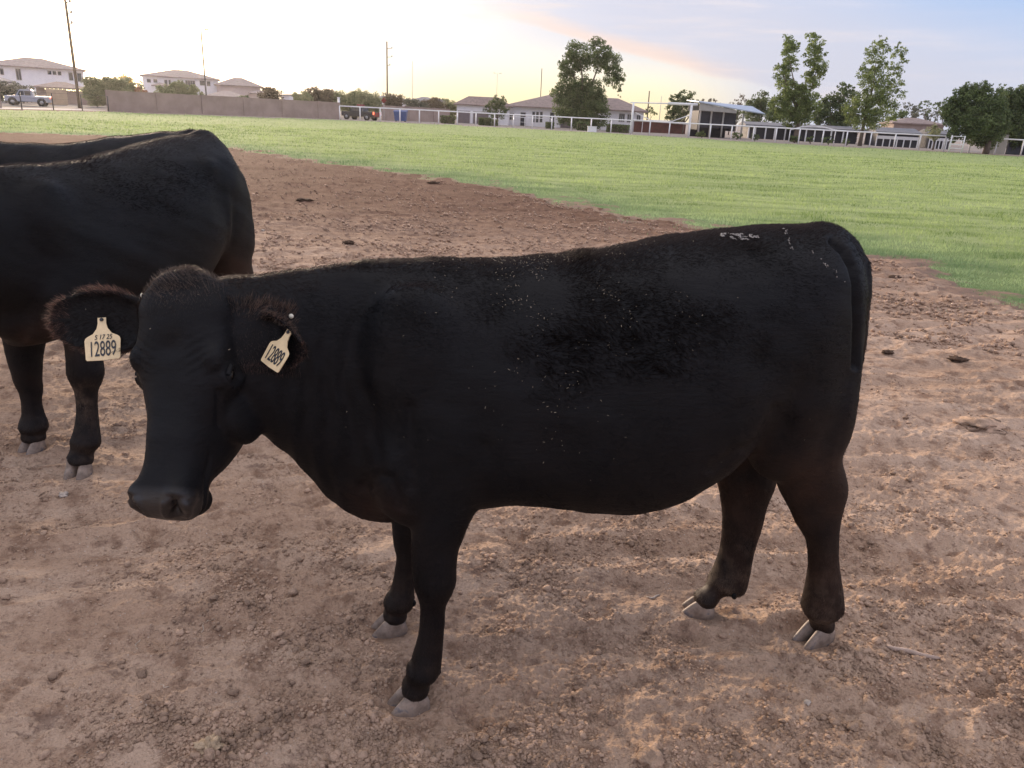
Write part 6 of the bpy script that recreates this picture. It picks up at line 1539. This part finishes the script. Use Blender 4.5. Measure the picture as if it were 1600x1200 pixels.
tree('broad_tree', (1592, 243), 93, [(1565, 142, 9), (1580, 150, 12), (1592, 142, 9), (1600, 152, 14), (1575, 165, 16), (1598, 175, 22), (1580, 192, 20), (1612, 165, 18), (1605, 200, 22), (1585, 214, 16), (1630, 180, 24), (1625, 210, 20)], L_DARK, 'big dark green tree cut off by the right edge', group='big dark trees at the right edge', leaf=.27, dens=1.3, trunk=.3, seed=10)
for i, (bs, Yb, bl, mt, lb) in enumerate([((1212, 205), 130, [(1205, 180, 9), (1216, 186, 10), (1200, 190, 8), (1222, 178, 7)], L_DARK, 'dark tree half hidden by the forked cottonwood, over the left barn'), ((1340, 206), 132, [(1330, 190, 10), (1345, 186, 9), (1318, 194, 8)], L_DARK, 'low dark tree over the barn between the cottonwoods'),
                                        ((1398, 205), 140, [(1392, 180, 9), (1404, 186, 9), (1410, 178, 7), (1388, 192, 9)], L_DARK, 'dark tree just right of the thin cottonwood'), ((1440, 200), 155, [(1425, 180, 8), (1438, 178, 8), (1452, 180, 8), (1466, 182, 8)], L_GREY, 'low wide grey green tree behind the brown roof'),
                                        ((1140, 196), 145, [(1128, 170, 8), (1140, 176, 9), (1152, 180, 8), (1165, 178, 9), (1120, 176, 7)], L_MID, 'green tree right behind the metal roofed shed'), ((1108, 190), 150, [(1100, 164, 7), (1112, 160, 6), (1106, 170, 8)], L_BROWN, 'thin brownish tree behind the peak of the metal roofed shed')]):
    tree('broad_tree', bs, Yb, bl, mt, lb, group='trees behind the barns', leaf=.36, dens=1.0, seed=90 + i)
for i, (bs, bl, lb) in enumerate([((1422, 192), [(1416, 166, 6), (1424, 170, 7), (1412, 174, 6), (1430, 178, 6)], 'far dark tree close right of the thin cottonwood'),
                                ((1450, 192), [(1440, 164, 5), (1450, 162, 6), (1460, 165, 5), (1450, 174, 5)], 'far flat topped tree over the brown roof'),
                                ((1472, 196), [(1466, 166, 5), (1476, 164, 6), (1472, 174, 7), (1482, 172, 6)], 'far tree against the big dark tree at the right')]):
    tree('pine_tree', bs, 150, bl, L_GREY if i == 0 else L_DARK, lb, group='far trees behind the brown roof', leaf=.34, dens=.8, seed=20 + i)
tree('small_tree', (777, 193), 119, [(775, 158, 8), (785, 157, 6), (768, 166, 9), (784, 168, 10), (776, 176, 11), (762, 172, 7), (790, 174, 6)], L_MID, 'small green tree in front of the garage of the long white house', leaf=.26, dens=1.2, seed=11)
tree('small_tree', (1459, 226), 96, [(1459, 198, 5), (1454, 204, 8), (1464, 206, 8), (1458, 212, 8)], L_BUSH, 'small light green tree between the two white stables', leaf=.2, dens=1.3, seed=12)
for i, (px, py, rs, m, Y, lb) in enumerate([
    (8, 150, [(4, 138, 10), (16, 140, 9), (0, 148, 10)], L_GREY, 104, 'grey green bush at the left edge behind the silver pickup'), (36, 152, [(30, 140, 8), (42, 142, 7), (34, 148, 8)], L_GREY, 106, 'grey green bush between the left edge bush and the two-storey house'),
    (152, 160, [(146, 132, 9), (158, 130, 9), (150, 144, 12), (166, 140, 9)], L_BUSH, 106, 'light green bush right of the leaning pole'), (182, 160, [(178, 134, 10), (190, 136, 9), (184, 146, 11)], L_BUSH, 108, 'middle light green bush between the leaning pole and the white two-storey house'),
    (206, 160, [(202, 132, 8), (210, 138, 8), (204, 148, 9)], L_BUSH, 110, 'light green bush next to the orange one'), (193, 140, [(186, 124, 4), (194, 122, 5), (202, 124, 4)], L_YELLOW, 160, 'yellow tree top glowing behind the light green bushes'),
    (223, 160, [(222, 143, 6), (226, 150, 6)], L_ORANGE, 106, 'orange bush just above the left end of the tan wall'), (262, 164, [(256, 142, 7), (266, 138, 8), (262, 150, 9)], L_BUSH, 100, 'left light green bush above the tan wall in front of the white two-storey house'),
    (288, 164, [(280, 139, 9), (294, 142, 9), (304, 146, 7), (288, 152, 9)], L_BUSH, 102, 'right light green bush above the tan wall in front of the white two-storey house'), (420, 168, [(414, 150, 7), (424, 146, 6), (428, 154, 7)], L_BROWN, 118, 'brownish bush above the tan wall left of the pale sign'),
    (380, 166, [(374, 154, 4), (384, 154, 4)], L_MID, 108, 'low dark bush tip just over the tan wall'), (474, 170, [(468, 156, 6), (478, 157, 6)], L_BUSH, 116, 'light bush right of the pale sign over the tan wall'), (500, 172, [(494, 153, 8), (506, 152, 8), (500, 160, 9)], L_BROWN, 120, 'olive bush over the tan wall, second from the pale sign'),
    (524, 174, [(518, 155, 7), (530, 156, 7), (524, 164, 8)], L_BUSH, 122, 'olive bush behind the white corner post'), (552, 184, [(544, 160, 9), (556, 158, 9), (550, 168, 9)], L_BUSH, 126, 'rounded green bush behind the black pickup'), (580, 184, [(572, 162, 9), (586, 163, 8), (578, 170, 9)], L_BUSH, 124, 'rounded green bush between the black pickup and the utility pole'),
    (618, 186, [(612, 163, 8), (622, 164, 7), (616, 172, 7)], L_BROWN, 120, 'dark brown bush right of the foot of the middle utility pole'), (648, 186, [(640, 168, 7), (652, 170, 7), (662, 172, 6)], L_GREY, 124, 'greyish bush over the brown block wall'), (680, 188, [(672, 168, 8), (684, 170, 8)], L_BROWN, 128, 'brownish bush over the brown block wall beside the garage'),
    (704, 190, [(700, 166, 6), (706, 172, 7)], L_BUSH, 130, 'green bush touching the left corner of the long white house')]):
    k_ = 1.25 if px > 400 else 1.0; u_ = 3 if px > 400 else 0
    tree('bush', (px, py), Y, [(a_, b_ + 1 - u_, r_b * 1.4 * k_, r_b * 1.25 * k_) for a_, b_, r_b in rs] + [(a_ + 3, b_ + r_b * .9, r_b * 1.2, r_b) for a_, b_, r_b in rs], m, lb, 'bush', 'bushes over the walls', .26, 1.5, .06, 40 + i)
def hedge(label, px0, px1, py0, py1, Y, mat, seed, group='clipped hedges by the long white house'):
    r_ = np.random.default_rng(seed); x0, zt = xz(px0, py0, Y); x1, _ = xz(px1, py0, Y); n = 900; root = empty('hedge', label, 'hedge', group)
    P = np.stack([r_.uniform(x0, x1, n), r_.uniform(Y, Y + 1.2, n), r_.uniform(.03, zt, n)], 1); ax = r_.integers(0, 3, n); 
    P[:, 1] = np.where(ax == 0, Y + r_.uniform(0, .12, n), P[:, 1]); P[:, 2] = np.where(ax == 1, zt - r_.uniform(0, .12, n), P[:, 2])
    a = unit_rows(r_.normal(0, 1, (n, 3))); b_ = unit_rows(np.cross(a, r_.normal(0, 1, (n, 3)))); s = r_.uniform(.12, .3, (n, 1)); q = np.stack([P - a * s * .5, P + b_ * s * .35, P + a * s * .5, P - b_ * s * .35], 1).reshape(-1, 3)
    mesh_obj('foliage', q, np.arange(n * 4).reshape(-1, 4), mat, root, False, {'tint': np.repeat(r_.random(n), 4)}); MB().box(x0 + .1, x1 - .1, Y + .15, Y + 1.1, 0, zt - .15).build('stems', M_BARK, root); settle(root, ((x0 + x1) / 2, Y, 0))
def unit_rows(a): return a / (np.linalg.norm(a, axis=1)[:, None] + 1e-9)
hedge('dark clipped hedge between the brown wall and the garage of the white house', 688, 711, 180.5, 193, 113, L_MID, 1)
hedge('small clipped bush left in front of the garage doors', 748, 757, 184, 196, 112, L_MID, 2); hedge('small clipped bush right in front of the garage doors', 758, 767, 184.5, 197, 112, L_MID, 3); hedge('pale green low bush beside the garage doors', 768, 778, 187, 198, 112, L_BUSH, 4)
hedge('square clipped bush by the windows of the long white house', 853, 866, 191, 201, 112, L_DARK, 5); hedge('long dark hedge under the big drooping tree', 902, 925, 191, 206, 110, L_DARK, 6); hedge('long dark hedge left of the gate frame', 948, 985, 194, 207, 108, L_DARK, 7)
for i, (px, w, lb) in enumerate([(1096, 8, 'dark shrub in front of the metal roofed shed'), (1151, 7, 'dark shrub right of the metal roofed shed'), (1179, 6, 'dark shrub before the left barn'), (1241, 8, 'dark shrub at the foot of the forked cottonwood'), (1266, 5, 'small dark shrub right of the forked cottonwood'), (1294, 9, 'wide dark shrub between the two cottonwoods behind the fence'), (1322, 6, 'dark shrub left of the thin cottonwood')]):
    tree('shrub', (px, 222 + (px - 1180) * .04), 99 - (px - 1100) * .02, [(px - w * .4, 209.5 + (px - 1100) * .047, w * .7, 5), (px + w * .4, 210.5 + (px - 1100) * .047, w * .7, 5)], L_DARK, lb, 'shrub', 'shrubs behind the white fence', .2, 1.6, .05, 70 + i)
# ------------------------------------------------------------------ thin evening haze round everything
def haze():
    m = bpy.data.materials.new('haze'); m.use_nodes = True; nt = m.node_tree; nt.nodes.clear()
    v = nt.nodes.new('ShaderNodeVolumePrincipled'); v.inputs['Color'].default_value = (1.0, .97, .94, 1); v.inputs['Density'].default_value = HAZE; v.inputs['Anisotropy'].default_value = .7
    o_ = nt.nodes.new('ShaderNodeOutputMaterial'); nt.links.new(v.outputs[0], o_.inputs['Volume'])
    o = MB().box(-260, 260, -60, 330, -1.5, 26).build('haze', m); o['kind'] = 'stuff'; o['label'] = 'thin warm evening haze over the pasture'
HAZE = .00017
haze()
